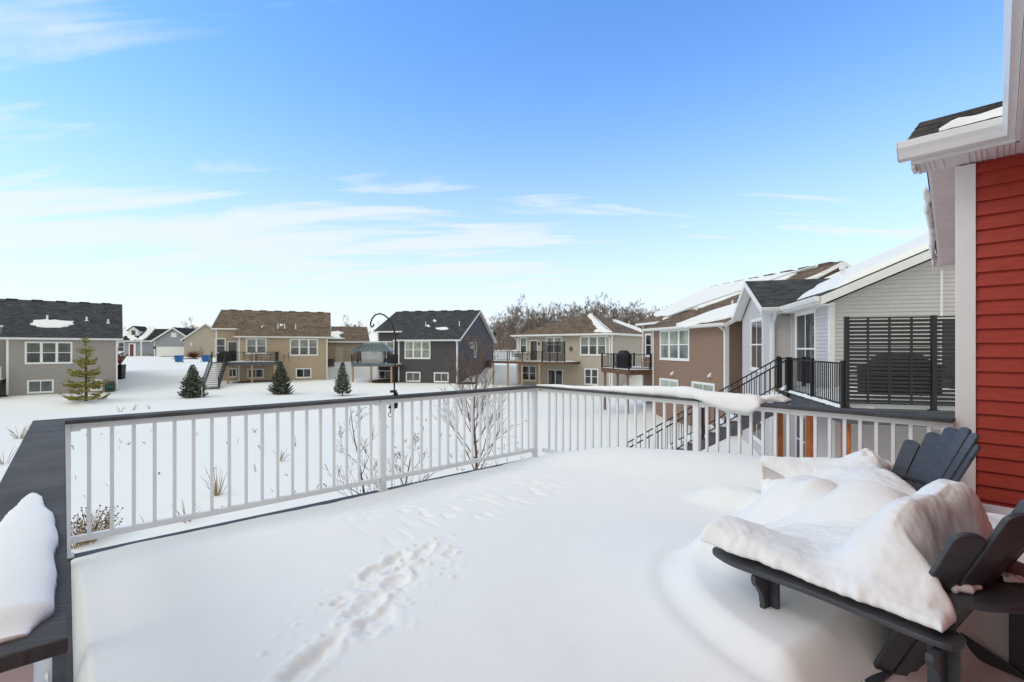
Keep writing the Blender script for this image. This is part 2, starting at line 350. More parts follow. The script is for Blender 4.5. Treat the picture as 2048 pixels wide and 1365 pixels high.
def window(H, x0, z0, x1, z1, y=0.0, n=1, gm=None, slide=False, cross=False, fn=None, parent=None, dz=0, tr=.085):
    """casing, mullions, sashes (part) with panes (sub-part); fn maps (s, z, out)"""
    fn = fn or fy(y); m = MB()
    def bx(a0, a1, b0, b1, o0, o1):
        m.add([fn(a0,b0,o0),fn(a1,b0,o0),fn(a1,b1,o0),fn(a0,b1,o0),fn(a0,b0,o1),fn(a1,b0,o1),fn(a1,b1,o1),fn(a0,b1,o1)],
              [(0,3,2,1),(4,5,6,7),(0,1,5,4),(1,2,6,5),(2,3,7,6),(3,0,4,7)])
    bx(x0, x0+tr, z0, z1, 0, .045); bx(x1-tr, x1, z0, z1, 0, .045); bx(x0+tr, x1-tr, z1-tr, z1, 0, .043); bx(x0+tr, x1-tr, z0, z0+tr, 0, .043)
    bx(x0-.02, x1+.02, z0-.03, z0-.001, 0, .06)
    iw = (x1-x0-2*tr); mw = .09; uw = (iw-(n-1)*mw)/n
    for i in range(n):
        a = x0+tr+i*(uw+mw); b = a+uw
        if i < n-1: bx(b, b+mw, z0+tr, z1-tr, 0, .038)
        f_ = .035
        bx(a, a+f_, z0+tr, z1-tr, 0, .030); bx(b-f_, b, z0+tr, z1-tr, 0, .030)
        bx(a+f_, b-f_, z0+tr, z0+tr+f_, 0, .028); bx(a+f_, b-f_, z1-tr-f_, z1-tr, 0, .028)
        mid = (z0+z1)/2
        if slide or cross: bx((a+b)/2-.025, (a+b)/2+.025, z0+tr+f_, z1-tr-f_, 0, .026)
        if not slide: bx(a+f_, b-f_, mid-.025, mid+.025, 0, .027)
    w_ = H.part('window', m, TRIM, parent)
    p = MB(); gms = gm or G_MID
    o = .019
    zm_ = (z0+z1)/2 if not slide else z0+tr
    p.add([fn(x0+tr, zm_, o), fn(x1-tr, zm_, o), fn(x1-tr, z1-tr, o), fn(x0+tr, z1-tr, o)], [(0, 1, 2, 3)])
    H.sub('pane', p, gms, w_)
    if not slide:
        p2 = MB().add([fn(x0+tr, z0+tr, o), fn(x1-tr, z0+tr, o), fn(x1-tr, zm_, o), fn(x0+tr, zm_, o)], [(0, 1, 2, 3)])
        H.sub('pane', p2, {G_PALE.name: G_MID, G_BLIND.name: G_PALE, G_MID.name: G_DARK}.get(gms.name, gms), w_)  # lower sash given darker glass: the reflection above is put into the colour
    return w_
def pwin(H, a, b, yo=0, **k):
    x0, z1 = H.px(*a, yo); x1, z0 = H.px(*b, yo); return window(H, x0, z0, x1, z1, yo, **k)
def slab(mb, pts, th=.10, slope_axis=1):
    """roof slab: uv = (along eave, along slope) in metres"""
    n = len(pts); P = [Vector(p) for p in pts]
    nn_ = (P[1]-P[0]).cross(P[2]-P[0]).normalized()
    if nn_.z < 0: P = P[::-1]; nn_ = -nn_
    k = 1/max(nn_.z, .2)
    uv = [((p.x, p.y*k) if slope_axis == 1 else (p.y, p.x*k)) for p in P]
    Q = [p-Vector((0, 0, th)) for p in P]
    fs = [tuple(range(n)), tuple(range(2*n-1, n-1, -1))]+[(i, i+n, (i+1) % n+n, (i+1) % n) for i in range(n)]
    uvs = [uv, uv[::-1]]+[[uv[i], uv[i], uv[(i+1) % n], uv[(i+1) % n]] for i in range(n)]
    mb.add(P+Q, fs, uvs)
def snow_patch(H, roof, outline, fn, th=.09, jit=.10, name='snow_patch', seed=0):
    """outline: local (x, y) loop on the roof surface z=fn(x, y)"""
    rnd = random.Random(seed+len(outline)*7)
    pts = []
    n = len(outline)
    for i in range(n):
        a = Vector(outline[i]); b = Vector(outline[(i+1) % n]); L = (b-a).length; k = max(1, int(L/.22))
        for j in range(k):
            p = a.lerp(b, j/k); q = Vector((p.x*1.3+seed, p.y*1.3, 0)); d = Vector((mnoise.noise(q*2), mnoise.noise(q*2+Vector((9, 9, 0)))))*jit*2
            pts.append(p+d)
    m = MB(); c = sum(pts, Vector((0, 0)))/len(pts); N_ = len(pts)
    area = sum(pts[i-1].x*pts[i].y-pts[i].x*pts[i-1].y for i in range(N_)); sgn = 1 if area > 0 else -1
    rings = [(1.0, .012), (.985, th*.6), (.95, th)]
    vs = []
    for sc_, h in rings:
        for p in pts:
            q = p
            if sc_ < 1:
                k_ = pts.index(p); tn = (pts[(k_+1) % N_]-pts[k_-1]); nv = Vector((-tn.y, tn.x))*sgn
                q = p+nv/max(nv.length, .01)*min(tn.length*.5, (1-sc_)*2.2)
            vs.append((q.x, q.y, fn(q.x, q.y)+h))
    fs = [(r*N_+i, r*N_+(i+1) % N_, (r+1)*N_+(i+1) % N_, (r+1)*N_+i) for r in range(2) for i in range(N_)]
    fs.append(tuple(2*N_+i for i in range(N_)))
    m.add(vs, fs)
    return H.part(name, m, SNOWF, roof)
def pipe(H, roof, px, py0, py1, fn, r=.045):
    x, y, z = H.plane(px, py1, fn)
    P = H.o+H.x*x+H.y*y; hgt = (py1-py0)*P.y/F
    m = MB().tube([(x, y, z-.05), (x, y, z+hgt)], r, 8).tube([(x, y, z-.02), (x, y, z+.06)], [r*2.2, r*1.2], 8)
    H.part('vent_pipe', m, TRIM, roof)
def split_parts(H, name, mb, m):          # every 8-vertex box its own part
    for i in range(0, len(mb.v), 8):
        q = MB(); q.v = mb.v[i:i+8]; q.f = [[k-i for k in f_] for f_ in mb.f if i <= f_[0] < i+8]; H.part(name, q, m)
def gable(H, x0, x1, D, zb, ze, p, siding, sh, o=.35, rec=None, ridge_vents=6, yr=None, patch=(), found=True, left=True, right=True):
    """house body with ridge along x. rec=(xl, y_recess): part to the left set back under the same roof"""
    yr = yr or D/2
    zs = lambda x, y: ze+.14+p*(min(y, 2*yr-y)+o)
    zr = ze+.0+p*(yr)      # wall peak
    XL = rec[0] if rec else x0
    m = MB(); Z0 = zb-1.2
    m.box(x0+.01, x1-.01, .01, D-.01, Z0, ze+.1)
    m.extr([(XL+.01, (rec[1] if rec else 0)+.01, ze+(p*rec[1] if rec else 0)), (XL+.01, D-.01, ze), (XL+.01, yr, zr)], (x1-XL-.02, 0, 0)) if not rec else \
        m.extr([(x0+.01, .01, ze), (x0+.01, D-.01, ze), (x0+.01, yr, zr)], (x1-x0-.02, 0, 0))
    lap(m, [(x0, zb), (x1, zb), (x1, ze+.02), (x0, ze+.02)], fy(0))
    lap(m, [(0, zb), (D, zb), (D, ze), (yr, zr), (0, ze)], fx(x1))
    if not rec: lap(m, [(0, zb), (D, zb), (D, ze), (yr, zr), (0, ze)], fx(x0, -1))
    else:
        xl, ry = rec; zre = ze+p*ry
        m.box(xl+.01, x0+.01, ry+.01, D-.01, Z0, zre)
        m.extr([(xl+.01, ry+.01, zre), (xl+.01, D-.01, ze), (xl+.01, yr, zr)], (x0-xl, 0, 0))
        lap(m, [(xl, zb), (x0, zb), (x0, zre), (xl, zre)], fy(ry))
        lap(m, [(ry, zb), (D, zb), (D, ze), (yr, zr), (ry, zre)], fx(xl, -1))
        lap(m, [(0, zb), (ry, zb), (ry, zre), (0, ze)], fx(x0, -1))
    wall = H.part('wall', m, siding)
    if found:
        fm = MB(); fm.box(x0-.004, x1+.004, -.004, .3, Z0, zb-.002)
        H.part('foundation', fm, CONC)
    cb = MB(); cw = .11
    cb.box(x0-.018, x0+cw, -.022, -.001, zb, ze); cb.box(x1-cw, x1+.018, -.022, -.001, zb, ze); cb.box(x1+.001, x1+.02, -.001, cw, zb, ze)
    if rec: cb.box(rec[0]-.018, rec[0]+cw, rec[1]-.022, rec[1]-.001, zb, zre)
    split_parts(H, 'corner_board', cb, TRIM)
    # roof
    r = MB(); a, b = XL-o, x1+o
    front = [(x0-o*.6 if rec else x0-o, -o)] if False else None
    if rec:
        slab(r, [(x0-o, -o, zs(0, -o)), (b, -o, zs(0, -o)), (b, yr, zs(0, yr)), (x0-o, yr, zs(0, yr))])
        slab(r, [(a, rec[1]-o, zs(0, rec[1]-o)), (x0-o, rec[1]-o, zs(0, rec[1]-o)), (x0-o, yr, zs(0, yr)), (a, yr, zs(0, yr))])
    else: slab(r, [(a, -o, zs(0, -o)), (b, -o, zs(0, -o)), (b, yr, zs(0, yr)), (a, yr, zs(0, yr))])
    Db = 2*yr
    slab(r, [(a, yr, zs(0, yr)), (b, yr, zs(0, yr)), (b, Db+o, zs(0, Db+o)), (a, Db+o, zs(0, Db+o))])
    for i in range(ridge_vents):
        c = a+(b-a)*(i+.75)/(ridge_vents+.5); zr_ = zs(0, yr)
        r.box(c-.35, c+.35, yr-.16, yr+.16, zr_-.09, zr_+.05)
    roof = H.part('roof', r, sh)
    # fascia, soffit, gutter
    f = MB(); th = .1
    def rake(xc, ya, sg, yb=None):
        for (p0, p1) in (((xc, ya, zs(0, ya)-.012), (xc, yr, zs(0, yr)-.012)), ((xc, yr, zs(0, yr)-.012), (xc, Db+o, zs(0, Db+o)-.012))):
            q = [Vector(p0), Vector(p1), Vector(p1)-Vector((0, 0, .20)), Vector(p0)-Vector((0, 0, .20))]
            f.extr(q, (sg*.03, 0, 0))
            s0, s1 = Vector(p0)-Vector((0, 0, .17)), Vector(p1)-Vector((0, 0, .17))
            f.extr([s0, s1, s1-Vector((0, 0, .015)), s0-Vector((0, 0, .015))], (-sg*(o-.001), 0, 0))
    rake(b, -o, 1); rake(a, (rec[1]-o) if rec else -o, -1)
    f.box(x0-(o if rec else 0)-.0, x1+.0, -o+.001, -.001, ze-.015, ze)
    f.box(x0-o+.0, b-.001, -o-.022, -o-.002, ze-.02, zs(0, -o)-.02)
    if rec: f.box(a, x0-o-.01, rec[1]-o-.022, rec[1]-o-.002, zre-.02, zs(0, rec[1]-o)-.02); f.box(a, x0-o-.01, rec[1]-o+.001, rec[1]-.001, zre-.015, zre)
    H.part('fascia', f, TRIM)
    gt = MB(); zg = zs(0, -o)
    gt.extr([(x0-o-.02, -o-.024, zg-.01), (x0-o-.02, -o-.135, zg-.01), (x0-o-.02, -o-.135, zg-.05), (x0-o-.02, -o-.10, zg-.13), (x0-o-.02, -o-.024, zg-.13)], (b-x0+o+.04, 0, 0))
    gt.bar((x1-.05, -o-.08, zg-.1), (x1-.05, -.07, ze-.25), .07, .09); gt.bar((x1-.05, -.07, ze-.25), (x1-.05, -.07, zb+.1), .07, .09)
    H.part('gutter', gt, TRIM)
    return wall, roof, zs
def thing_mesh(name, mb, m, label, cat, base, group=None, rz=0, **k):
    o = build(name, mb, m, None, loc=base, **k); o.rotation_euler = (0, 0, rz); return tag(o, label, cat, group)

def railing(H, pts, z, h=.95, parent=None, post_at=(), m=None, bal=.11, name='railing', split=False, br=.014, tr=.045):
    mb = MB(); bars = []
    for (a, b) in zip(pts[:-1], pts[1:]):
        a = Vector((a[0], a[1], 0)); b = Vector((b[0], b[1], 0)); L = (b-a).length; d = (b-a)/L
        up = Vector((0, 0, 1))
        mb.bar(a+up*(z+h), b+up*(z+h), tr, .035); mb.bar(a+up*(z+.08), b+up*(z+.08), .03, .03)
        n = max(1, int(L/bal))
        for i in range(n):
            c = a+d*L*(i+.5)/n; bars.append((c+up*(z+.095), c+up*(z+h-.018)))
        for e in (a, b): mb.box(e.x-.035, e.x+.035, e.y-.035, e.y+.035, z, z+h+.06)
    for q in post_at: mb.box(q[0]-.035, q[0]+.035, q[1]-.035, q[1]+.035, z, z+h+.06)
    if not split:
        for a, b in bars: mb.bar(a, b, br, br)
    r = H.part(name, mb, m or BLACK, parent)
    if split:
        for a, b in bars:
            H.sub('baluster', MB().bar(a, b, br, br), m or BLACK, r)
    return r
class Frame(House): pass
def deck(H, label, x0, x1, y0, y1, z, posts, zb, fascia=WOODD, pm=WOODP, fh=.24, rail_pts=None, post_at=(), group='raised decks behind the far houses', rm=None, snow=True, ps=.075):
    """a raised deck standing free against house H; a thing of its own"""
    o3 = H.o+H.x*x0+H.y*y0
    D = Frame('raised_deck', (o3.x, o3.y), (H.x.x, H.x.y), zb, label, 'deck', group)
    W_, L_ = x1-x0, y1-y0
    m = MB().box(0, W_, 0, L_, z-.03, z); m.box(.02, W_-.02, .02, .06, z-fh, z-.031); m.box(.02, .06, .06, L_-.01, z-fh, z-.031); m.box(W_-.06, W_-.02, .06, L_-.01, z-fh, z-.031)
    D.part('platform', m, fascia)
    if snow:
        s_ = MB(); nx_, ny_ = 14, 8; vs_ = []
        for j in range(ny_+1):
            for i in range(nx_+1):
                e = min(i, nx_-i, j*1.4, 2) / 2; vs_.append((.03+(W_-.06)*i/nx_, .03+(L_-.06)*j/ny_, z+.004+e*(.07+.06*nz3(i*.5, j*.6, z*9))))
        s_.add(vs_, [(j*(nx_+1)+i, j*(nx_+1)+i+1, (j+1)*(nx_+1)+i+1, (j+1)*(nx_+1)+i) for j in range(ny_) for i in range(nx_)])
        D.part('snow_cover', s_, SNOWF, smooth=True)
    for (a, b) in posts:
        D.part('post', MB().box(a-ps, a+ps, b-ps, b+ps, zb-.8, z-fh), pm)
    if rail_pts: railing(D, rail_pts, z, post_at=post_at, m=rm)
    return D
def patio_chair(p, rz, label, m=ACM, seatm=None, group='chairs on the far decks'):
    t = empty('patio_chair', p, rz, label, 'chair', group)
    s_ = MB().box(-.25, .25, -.25, .25, .40, .44); build('seat', s_, seatm or m, t)
    b = MB()
    for i in range(6): b.bar((-.25+.1*i, .24, .44), (-.25+.1*i, .33, .95), .03, .02)
    b.bar((-.27, .33, .95), (.27, .33, .95), .04, .03); build('backrest', b, seatm or m, t)
    for sx in (-1, 1):
        for sy in (-1, 1): build('leg', MB().bar((sx*.23, sy*.23, 0), (sx*.23, sy*.23, .40), .03, .03), m, t)
        build('armrest', MB().bar((sx*.27, -.25, .62), (sx*.27, .28, .64), .05, .03).bar((sx*.27, -.23, .40), (sx*.27, -.23, .62), .03, .03), m, t)
    return t
def patio_table(p, rz, label, L=1.5, Wd=.9):
    t = empty('patio_table', p, rz, label, 'table', None)
    m = MB()
    for i in range(9): m.box(-L/2+i*L/9+.005, -L/2+(i+1)*L/9-.005, -Wd/2, Wd/2, .70, .73)
    m.box(-L/2, L/2, -Wd/2, -Wd/2+.05, .66, .699); m.box(-L/2, L/2, Wd/2-.05, Wd/2, .66, .699); build('tabletop', m, ACM, t)
    for sx in (-1, 1):
        for sy in (-1, 1): build('leg', MB().bar((sx*(L/2-.08), sy*(Wd/2-.08), 0), (sx*(L/2-.08), sy*(Wd/2-.08), .66), .05, .05), ACM, t)
    return t
def wpt(H, x, y, z): p = H.o+H.x*x+H.y*y; return (p.x, p.y, z)
def covered_grill(p, rz, label, s=1.0):
    """barbecue under a fitted fabric cover: box skirt with a domed lid and drooped side shelves"""
    t = empty('covered_grill', p, rz, label, 'grill')
    m = MB(); rows = []
    prof = [(.0, .70, .30), (.35, .70, .29), (.75, .72, .28), (.88, .74, .28), (.93, .52, .27), (1.05, .46, .24), (1.14, .38, .16), (1.17, .30, .06)]
    n = 28; vs_ = []
    for (z, a, b) in prof:
        for i in range(n):
            th = 2*PI*i/n; c_, s_ = math.cos(th), math.sin(th)
            e = .45; X = a*math.copysign(abs(c_)**e, c_); Y = b*math.copysign(abs(s_)**e, s_)
            wv = 1+.03*math.sin(th*7+z*3)*(1-z*.6)
            vs_.append((X*s*wv*.93, Y*s*wv, z*s))
    k = len(prof)
    m.add(vs_, [(j*n+i, j*n+(i+1) % n, (j+1)*n+(i+1) % n, (j+1)*n+i) for j in range(k-1) for i in range(n)]+[tuple((k-1)*n+i for i in range(n))])
    build('cover', m, COVER, t, smooth=True)
    for sx in (-1, 1): build('wheel', MB().tube([(sx*.45*s, 0, .05), (sx*.45*s+.04, 0, .05)], .05, 12), BLACK, t)
    return t

# ================================================================== far houses
# left taupe house
A = Vector((-33.87, 40)); d1 = Vector((.763, .646)).normalized()
H1 = House('house', A-d1*6.5, d1, -2.2, 'taupe grey house with dark roof and one oval snow patch, at the left edge')
x0h, L1 = 0.0, 6.5
_, r1, z1 = gable(H1, 0, L1, 13, -2.15, 2.16, .5, GREYD, SH_DARK, rec=(-9, 2.0), ridge_vents=10)
pwin(H1, (49.5, 683.5), (145, 727), n=3, gm=G_MID); pwin(H1, (54, 761), (108, 785), n=1, slide=True); pwin(H1, (180, 760), (205, 781), n=1, slide=True)
fr = lambda x, y: z1(x, y)
def blob_px(H, fn, pts, ym=None, xm=None):
    out_ = []
    for px, py in pts:
        q = H.plane(px, py, fn)
        while ym is not None and (q[1] > ym or abs(q[0]) > 60) and py < 700: py += .5; q = H.plane(px, py, fn)
        out_.append((max(q[0], xm) if xm is not None else q[0], q[1]))
    return out_
snow_patch(H1, r1, blob_px(H1, fr, [(61,649),(70,642),(90,640),(125,642),(150,644),(145,650),(128,655),(100,657),(75,655)]), fr)
for q in ((94.5, 631, 640.5), (173.5, 634, 642), (216.5, 639, 647)): pipe(H1, r1, *q, fr, r=.07)
wx, wz = H1.px(10, 700, 2.0)
window(H1, -3.6, -.1+.3, -1.0, 1.5, 2.0, n=2, gm=G_MID)
window(H1, -2.6, -2.0, -1.0, -.6, 2.0, n=1, gm=G_DARK, slide=True)
D1 = deck(H1, 'raised deck with white railing on the taupe house at the left edge', -5.5, -.25, -2.2, 2.0-.03, -.95, [(.2, .2), (5.05, .2)], -2.3, fascia=GRAYDECK, fh=.3, rail_pts=[(0.05, .05), (5.2, .05), (5.2, 2.1)], rm=WHITE, group='decks behind the far houses')
covered_grill(wpt(H1, -1.6, -1.0, -.94), math.atan2(d1.y, d1.x), 'black covered grill on the white railed deck at the left edge')
# hose reel by the wall
t = empty('hose_reel', tuple(Vector((wpt(H1, 6.0, -.35, -2.2)))), math.atan2(d1.y, d1.x), 'green hose reel standing against the taupe house wall', 'hose reel')
build('frame', MB().box(-.3, -.25, -.2, .2, 0, .8).box(.25, .3, -.2, .2, 0, .8).box(-.25, .25, -.2, -.16, .02, .06).box(-.3, .3, -.2, .2, .801, .84), BLACK, t)
build('reel', MB().tube([(-.24, 0, .42), (-.2, 0, .42), (-.2, 0, .42), (.2, 0, .42), (.2, 0, .42), (.24, 0, .42)], [.3, .3, .22, .22, .3, .3], 16), GREEN, t)

# tan house with long brown roof
dT = Vector((.93, .37)).normalized(); AT = Vector((-19.8, 50)); LT = 10.65
HT = House('house', AT-dT*LT, dT, -1.95, 'tan house with a long brown roof and a raised deck with snowy stairs')
xr = HT.px(477, 700)[0]
_, rT, zT = gable(HT, xr, LT, 13, -1.9, 2.55, .45, TANS, SH_BROWN, rec=(0, 1.9), ridge_vents=7)
frT = lambda x, y: zT(x, y)
pwin(HT, (492, 677), (533.5, 708), n=2, gm=G_PALE); pwin(HT, (579.5, 678), (636, 711.5), n=3, gm=G_PALE)
pwin(HT, (591.5, 737), (623, 756), n=1, slide=True, gm=G_DARK); pwin(HT, (494.5, 738), (528, 756.5), n=1, slide=True, gm=G_DARK)
pwin(HT, (430, 676.5), (452, 708), yo=1.9, n=1, gm=G_MID); pwin(HT, (456, 737), (474, 755), yo=1.9, n=1, slide=True, gm=G_DARK)
dx0, dz1 = HT.px(455, 683, 1.9); dx1, dz0 = HT.px(475.5, 722, 1.9)
dm = MB().box(dx0, dx0+.09, 1.84, 1.899, dz0, dz1).box(dx1-.09, dx1, 1.84, 1.899, dz0, dz1).box(dx0+.09, dx1-.09, 1.842, 1.899, dz1-.09, dz1)
dd = HT.part('door', dm, TRIM); HT.sub('pane', MB().box(dx0+.09, dx1-.09, 1.87, 1.898, dz0, dz1-.09), G_DARK, dd)
snow_patch(HT, rT, blob_px(HT, frT, [(521,654),(527,652),(528,655),(522,657)]), frT, seed=3)
snow_patch(HT, rT, blob_px(HT, frT, [(558,650),(566,648.5),(568,651.5),(560,653)]), frT, seed=4)
for q in ((555.8, 647, 657), (569.3, 647, 657), (591.3, 649, 657.5)): pipe(HT, rT, *q, frT)
# garage wing behind, right
gx0, gx1 = LT+.02, LT+4.9
wg = MB(); wg.box(gx0, gx1, 11, 20, -1.8, 2.3); lap(wg, [(gx0, -.3), (gx1, -.3), (gx1, 2.3), (gx0, 2.3)], fy(11)); HT.part('garage_wall', wg, TANS)
rg = MB(); slab(rg, [(gx0-.1, 10.6, 2.42), (gx1+.35, 10.6, 2.42), (gx1+.35, 15.5, 4.5), (gx0-.1, 15.5, 4.5)]); slab(rg, [(gx0-.1, 15.5, 4.5), (gx1+.35, 15.5, 4.5), (gx1+.35, 20.4, 2.42), (gx0-.1, 20.4, 2.42)])
rgo = HT.part('garage_roof', rg, SH_BROWN)
HT.part('garage_gable', MB().extr([(gx1-.02, 11, 2.3), (gx1-.02, 20, 2.3), (gx1-.02, 15.5, 4.25)], (-.1, 0, 0)), TANS)
HT.part('garage_fascia', MB().box(gx0, gx1+.35, 10.56, 10.598, 2.2, 2.41).box(gx1-.1, gx1+.016, 10.97, 10.985, -.3, 2.28), TRIM)
fg = lambda x, y: 2.42+(y-10.6)*.4245
snow_patch(HT, rgo, blob_px(HT, fg, [(656,668),(664,664),(675,663),(686,666),(679,670),(681,675),(690,678),(676,678.5),(656,679)]), fg, seed=5)
a_, b_ = HT.px(671, 694, 11), HT.px(686, 721, 11)
dg = HT.part('garage_door', MB().box(a_[0], b_[0], 10.95, 10.985, -.28, a_[1]), mat('beige_door', (.5, .44, .35), .5, .3))
HT.sub('door_trim', MB().box(a_[0]-.08, a_[0]-.001, 10.94, 10.984, -.28, a_[1]+.08).box(b_[0]+.001, b_[0]+.08, 10.94, 10.984, -.28, a_[1]+.08), TANS, dg)
dxa = HT.px(453, 728, -2.6)[0]; dxb = HT.px(553, 728, -2.6)[0]; zdk = HT.px(500, 724.5, -2.6)[1]
DT = deck(HT, 'raised deck with black railing and white edge on the tan house', dxa, dxb, -2.6, 0-.03, zdk, [(.1, .12), ((dxb-dxa)/2, .12), (dxb-dxa-.15, .12)], -1.95, fascia=GRAYDECK, fh=.32,
          rail_pts=[(.02, .06), (dxb-dxa-.06, .06), (dxb-dxa-.06, 2.4)], post_at=[((dxb-dxa)/2, .06)], group='decks behind the far houses')
# landing + stairs
st = MB(); sn = MB(); sx0, sx1 = -1.15, -.05; n = 13; top = zdk; bot = -2.05; run = 3.4
DT.part('landing', MB().box(-1.2, -.01, 0.0, 4.4, zdk-.2, zdk), GRAYDECK)
for i in range(n):
    y = -run*(i+1)/n; z = top-(top-bot)*(i+1)/(n+1)
    st.box(sx0, sx1, y-.02, y+run/n, z-.035, z); sn.box(sx0+.03, sx1-.03, y+.0, y+run/n-.05, z+.003, z+.07)
for xx in (sx0-.03, sx1+.03): st.bar((xx, .05, top-.15), (xx, -run-.1, bot-.05), .05, .26)
sw = DT.part('stairs', st, CHARS); DT.sub('snow_cover', sn, SNOWF, sw)
rr = MB()
for xx in (sx0-.03, sx1+.03):
    rr.bar((xx, 0, top+.95), (xx, -run, bot+.95), .045, .04); rr.bar((xx, 0, top+.12), (xx, -run, bot+.12), .03, .03)
    for i in range(30): y = -run*(i+.5)/30; z = top+(bot-top)*(i+.5)/30; rr.bar((xx, y, z+.12), (xx, y, z+.95), .014, .014)
    rr.box(xx-.04, xx+.04, -run-.04, -run+.04, bot-.1, bot+1.02); rr.box(xx-.04, xx+.04, -.04, .04, top, top+1.02)
DT.part('stair_railing', rr, BLACK)
HTm = lambda x, y: wpt(HT, dxa+x, -2.6+y, zdk+.01)
covered_grill(HTm(-.6, 2.2), .3, 'black covered grill at the top of the tan house deck stairs', .9)
patio_table(HTm(3.3, 1.4), math.atan2(dT.y, dT.x), 'dark slatted patio table on the tan house deck', 2.0, .9)
for i, (xx, yy, a, lb) in enumerate(((2.6, .7, PI, 'dark patio chair in front of the slatted table, tan house deck, left one'), (3.9, .7, PI, 'dark patio chair in front of the slatted table, tan house deck, right one'), (5.0, 1.4, -PI/2, 'dark patio chair at the right end of the tan house deck table'), (1.5, 1.6, PI/2, 'dark patio chair at the left end of the tan house deck table'))):
    patio_chair(HTm(xx, yy), a+.37, lb)
def ac_unit(p, rz, label):
    t = empty('air_conditioner', p, rz, label, 'air conditioner', 'air conditioner units beside the houses')
    m = MB().box(-.40, .40, -.40, .40, .05, .85)
    for i in range(9): m.box(-.42, .42, -.42, .42, .09+i*.085, .12+i*.085)
    build('casing', m, ACM, t, bevel=.01); build('fan_guard', MB().tube([(0, 0, .851), (0, 0, .88)], [.36, .30], 20), BLACK, t)
    build('base_pad', MB().box(-.5, .5, -.5, .5, -.15, .049), CONC, t); return t
p = aty(661, 57); ac_unit((p.x, p.y, gz(p.x, p.y)), .3, 'dark air conditioner unit beside the tan house, near its garage wing')

# charcoal house
dC = Vector((.98, -.20)).normalized(); AC = Vector((-5.45, 46.6)); LC = 6.35
HC = House('house', AC-dC*LC, dC, -2.1, 'charcoal house with dark gable roof and a lighter side wall')
xl = -3.45
_, rC, zC = gable(HC, 0, LC, 15, -2.05, 2.2, .45, CHARS, SH_DARK, rec=(xl, 2.2), ridge_vents=6)
frC = lambda x, y: zC(x, y)
pwin(HC, (809.5, 682.5), (861, 718), n=3, gm=G_BLIND); pwin(HC, (812, 744), (841, 764), n=1, slide=True, gm=G_MID); pwin(HC, (868, 745), (897.5, 765), n=1, slide=True, gm=G_MID)
pwin(HC, (741, 683), (789, 716), yo=2.2, n=3, gm=G_PALE); pwin(HC, (757.5, 741), (783, 760), yo=2.2, n=1, slide=True, gm=G_DARK)
def side_win(H, x, a, b, **k):
    s0, z1_ = H.pxx(*a, x); s1, z0_ = H.pxx(*b, x); return window(H, min(s0, s1), z0_, max(s0, s1), z1_, fn=fx(x, 1), **k)
side_win(HC, LC, (940, 685), (946.5, 697), gm=G_MID); side_win(HC, LC, (948, 685), (953, 715), gm=G_MID)
snow_patch(HC, rC, blob_px(HC, frC, [(871,657.5),(880,656),(896,655),(897,659),(888,660.5),(876,660)]), frC, seed=6)
snow_patch(HC, rC, blob_px(HC, frC, [(866,641),(870,640),(873,643),(868,645)]), frC, seed=7, jit=.05); snow_patch(HC, rC, blob_px(HC, frC, [(853,652),(858,651),(860,654),(855,655)]), frC, seed=8, jit=.05)
for q in ((757.5, 643, 650.5), (851.5, 644, 652.5), (918.7, 643, 652)): pipe(HC, rC, *q, frC)
dm = MB(); dm.tube([(LC+.35, 14.6, 2.6), (LC+.35, 14.6, 3.1)], .03, 6)
vs_ = [];
for j in range(5):
    for i in range(12): a = 2*PI*i/12; r_ = .33*j/4; vs_.append((LC+.35+r_*math.cos(a)*.8, 14.5+.25*(r_/.33)**2*-.5, 3.2+r_*math.sin(a)))
dm.add(vs_, [(j*12+i, j*12+(i+1) % 12, (j+1)*12+(i+1) % 12, (j+1)*12+i) for j in range(4) for i in range(12)])
HC.part('satellite_dish', dm, ACM)
cxa, cxb = HC.px(702, 728, -1.2)[0], HC.px(796, 728, -1.2)[0]; zck = HC.px(740, 729, -1.2)[1]
DC = deck(HC, 'raised deck with black railing on pale posts beside the charcoal house', cxa, cxb, -1.2, 2.17, zck, [(.12, .12), (HC.px(741, 760, -1.2)[0]-cxa, .12), (HC.px(782, 760, -1.2)[0]-cxa, .12)], -2.15,
          rail_pts=[(.05, 3.2), (.05, .06), (cxb-cxa-.05, .06)], post_at=[(1.6, .06), (3.2, .06)], group='decks behind the far houses', fh=.22)
pp = wpt(HC, cxa+3.9, .2, zck+.01); covered_grill(pp, -.2, 'black grill on the charcoal house deck', .85)
pp = wpt(HC, cxa+2.3, .6, zck+.01); patio_chair(pp, -.2, 'dark patio chair on the charcoal house deck behind the bird feeder')
p = aty(977, 57.5); ac_unit((p.x, p.y, gz(p.x, p.y)), -.2, 'brown air conditioner unit at the far end of the charcoal side wall')

# beige hip roofed house
dB = Vector((.8, -.6)); AB = Vector((9.23, 43)); LB = 10.74; DB = 13.0
HB = House('house', AB-dB*LB, dB, -2.7, 'beige house with a brown hip roof and a snow streak down one hip')
zeB = 2.72
m = MB().box(.01, LB-.01, .01, DB-.01, -3.8, zeB+.1)
lap(m, [(0, -2.6), (LB, -2.6), (LB, zeB), (0, zeB)], fy(0)); lap(m, [(0, -2.6), (DB, -2.6), (DB, zeB), (0, zeB)], fx(LB)); lap(m, [(0, -2.6), (DB, -2.6), (DB, zeB), (0, zeB)], fx(0, -1))
HB.part('wall', m, BEIGES)
HB.part('foundation', MB().box(-.004, LB+.004, -.004, .3, -3.8, -2.602), CONC)
split_parts(HB, 'corner_board', MB().box(-.018, .11, -.022, -.001, -2.6, zeB).box(LB-.11, LB+.018, -.022, -.001, -2.6, zeB).box(LB+.001, LB+.02, -.001, .11, -2.6, zeB), TRIM)
o_ = .45; pb = .42; e0 = zeB+.12; half = LB/2
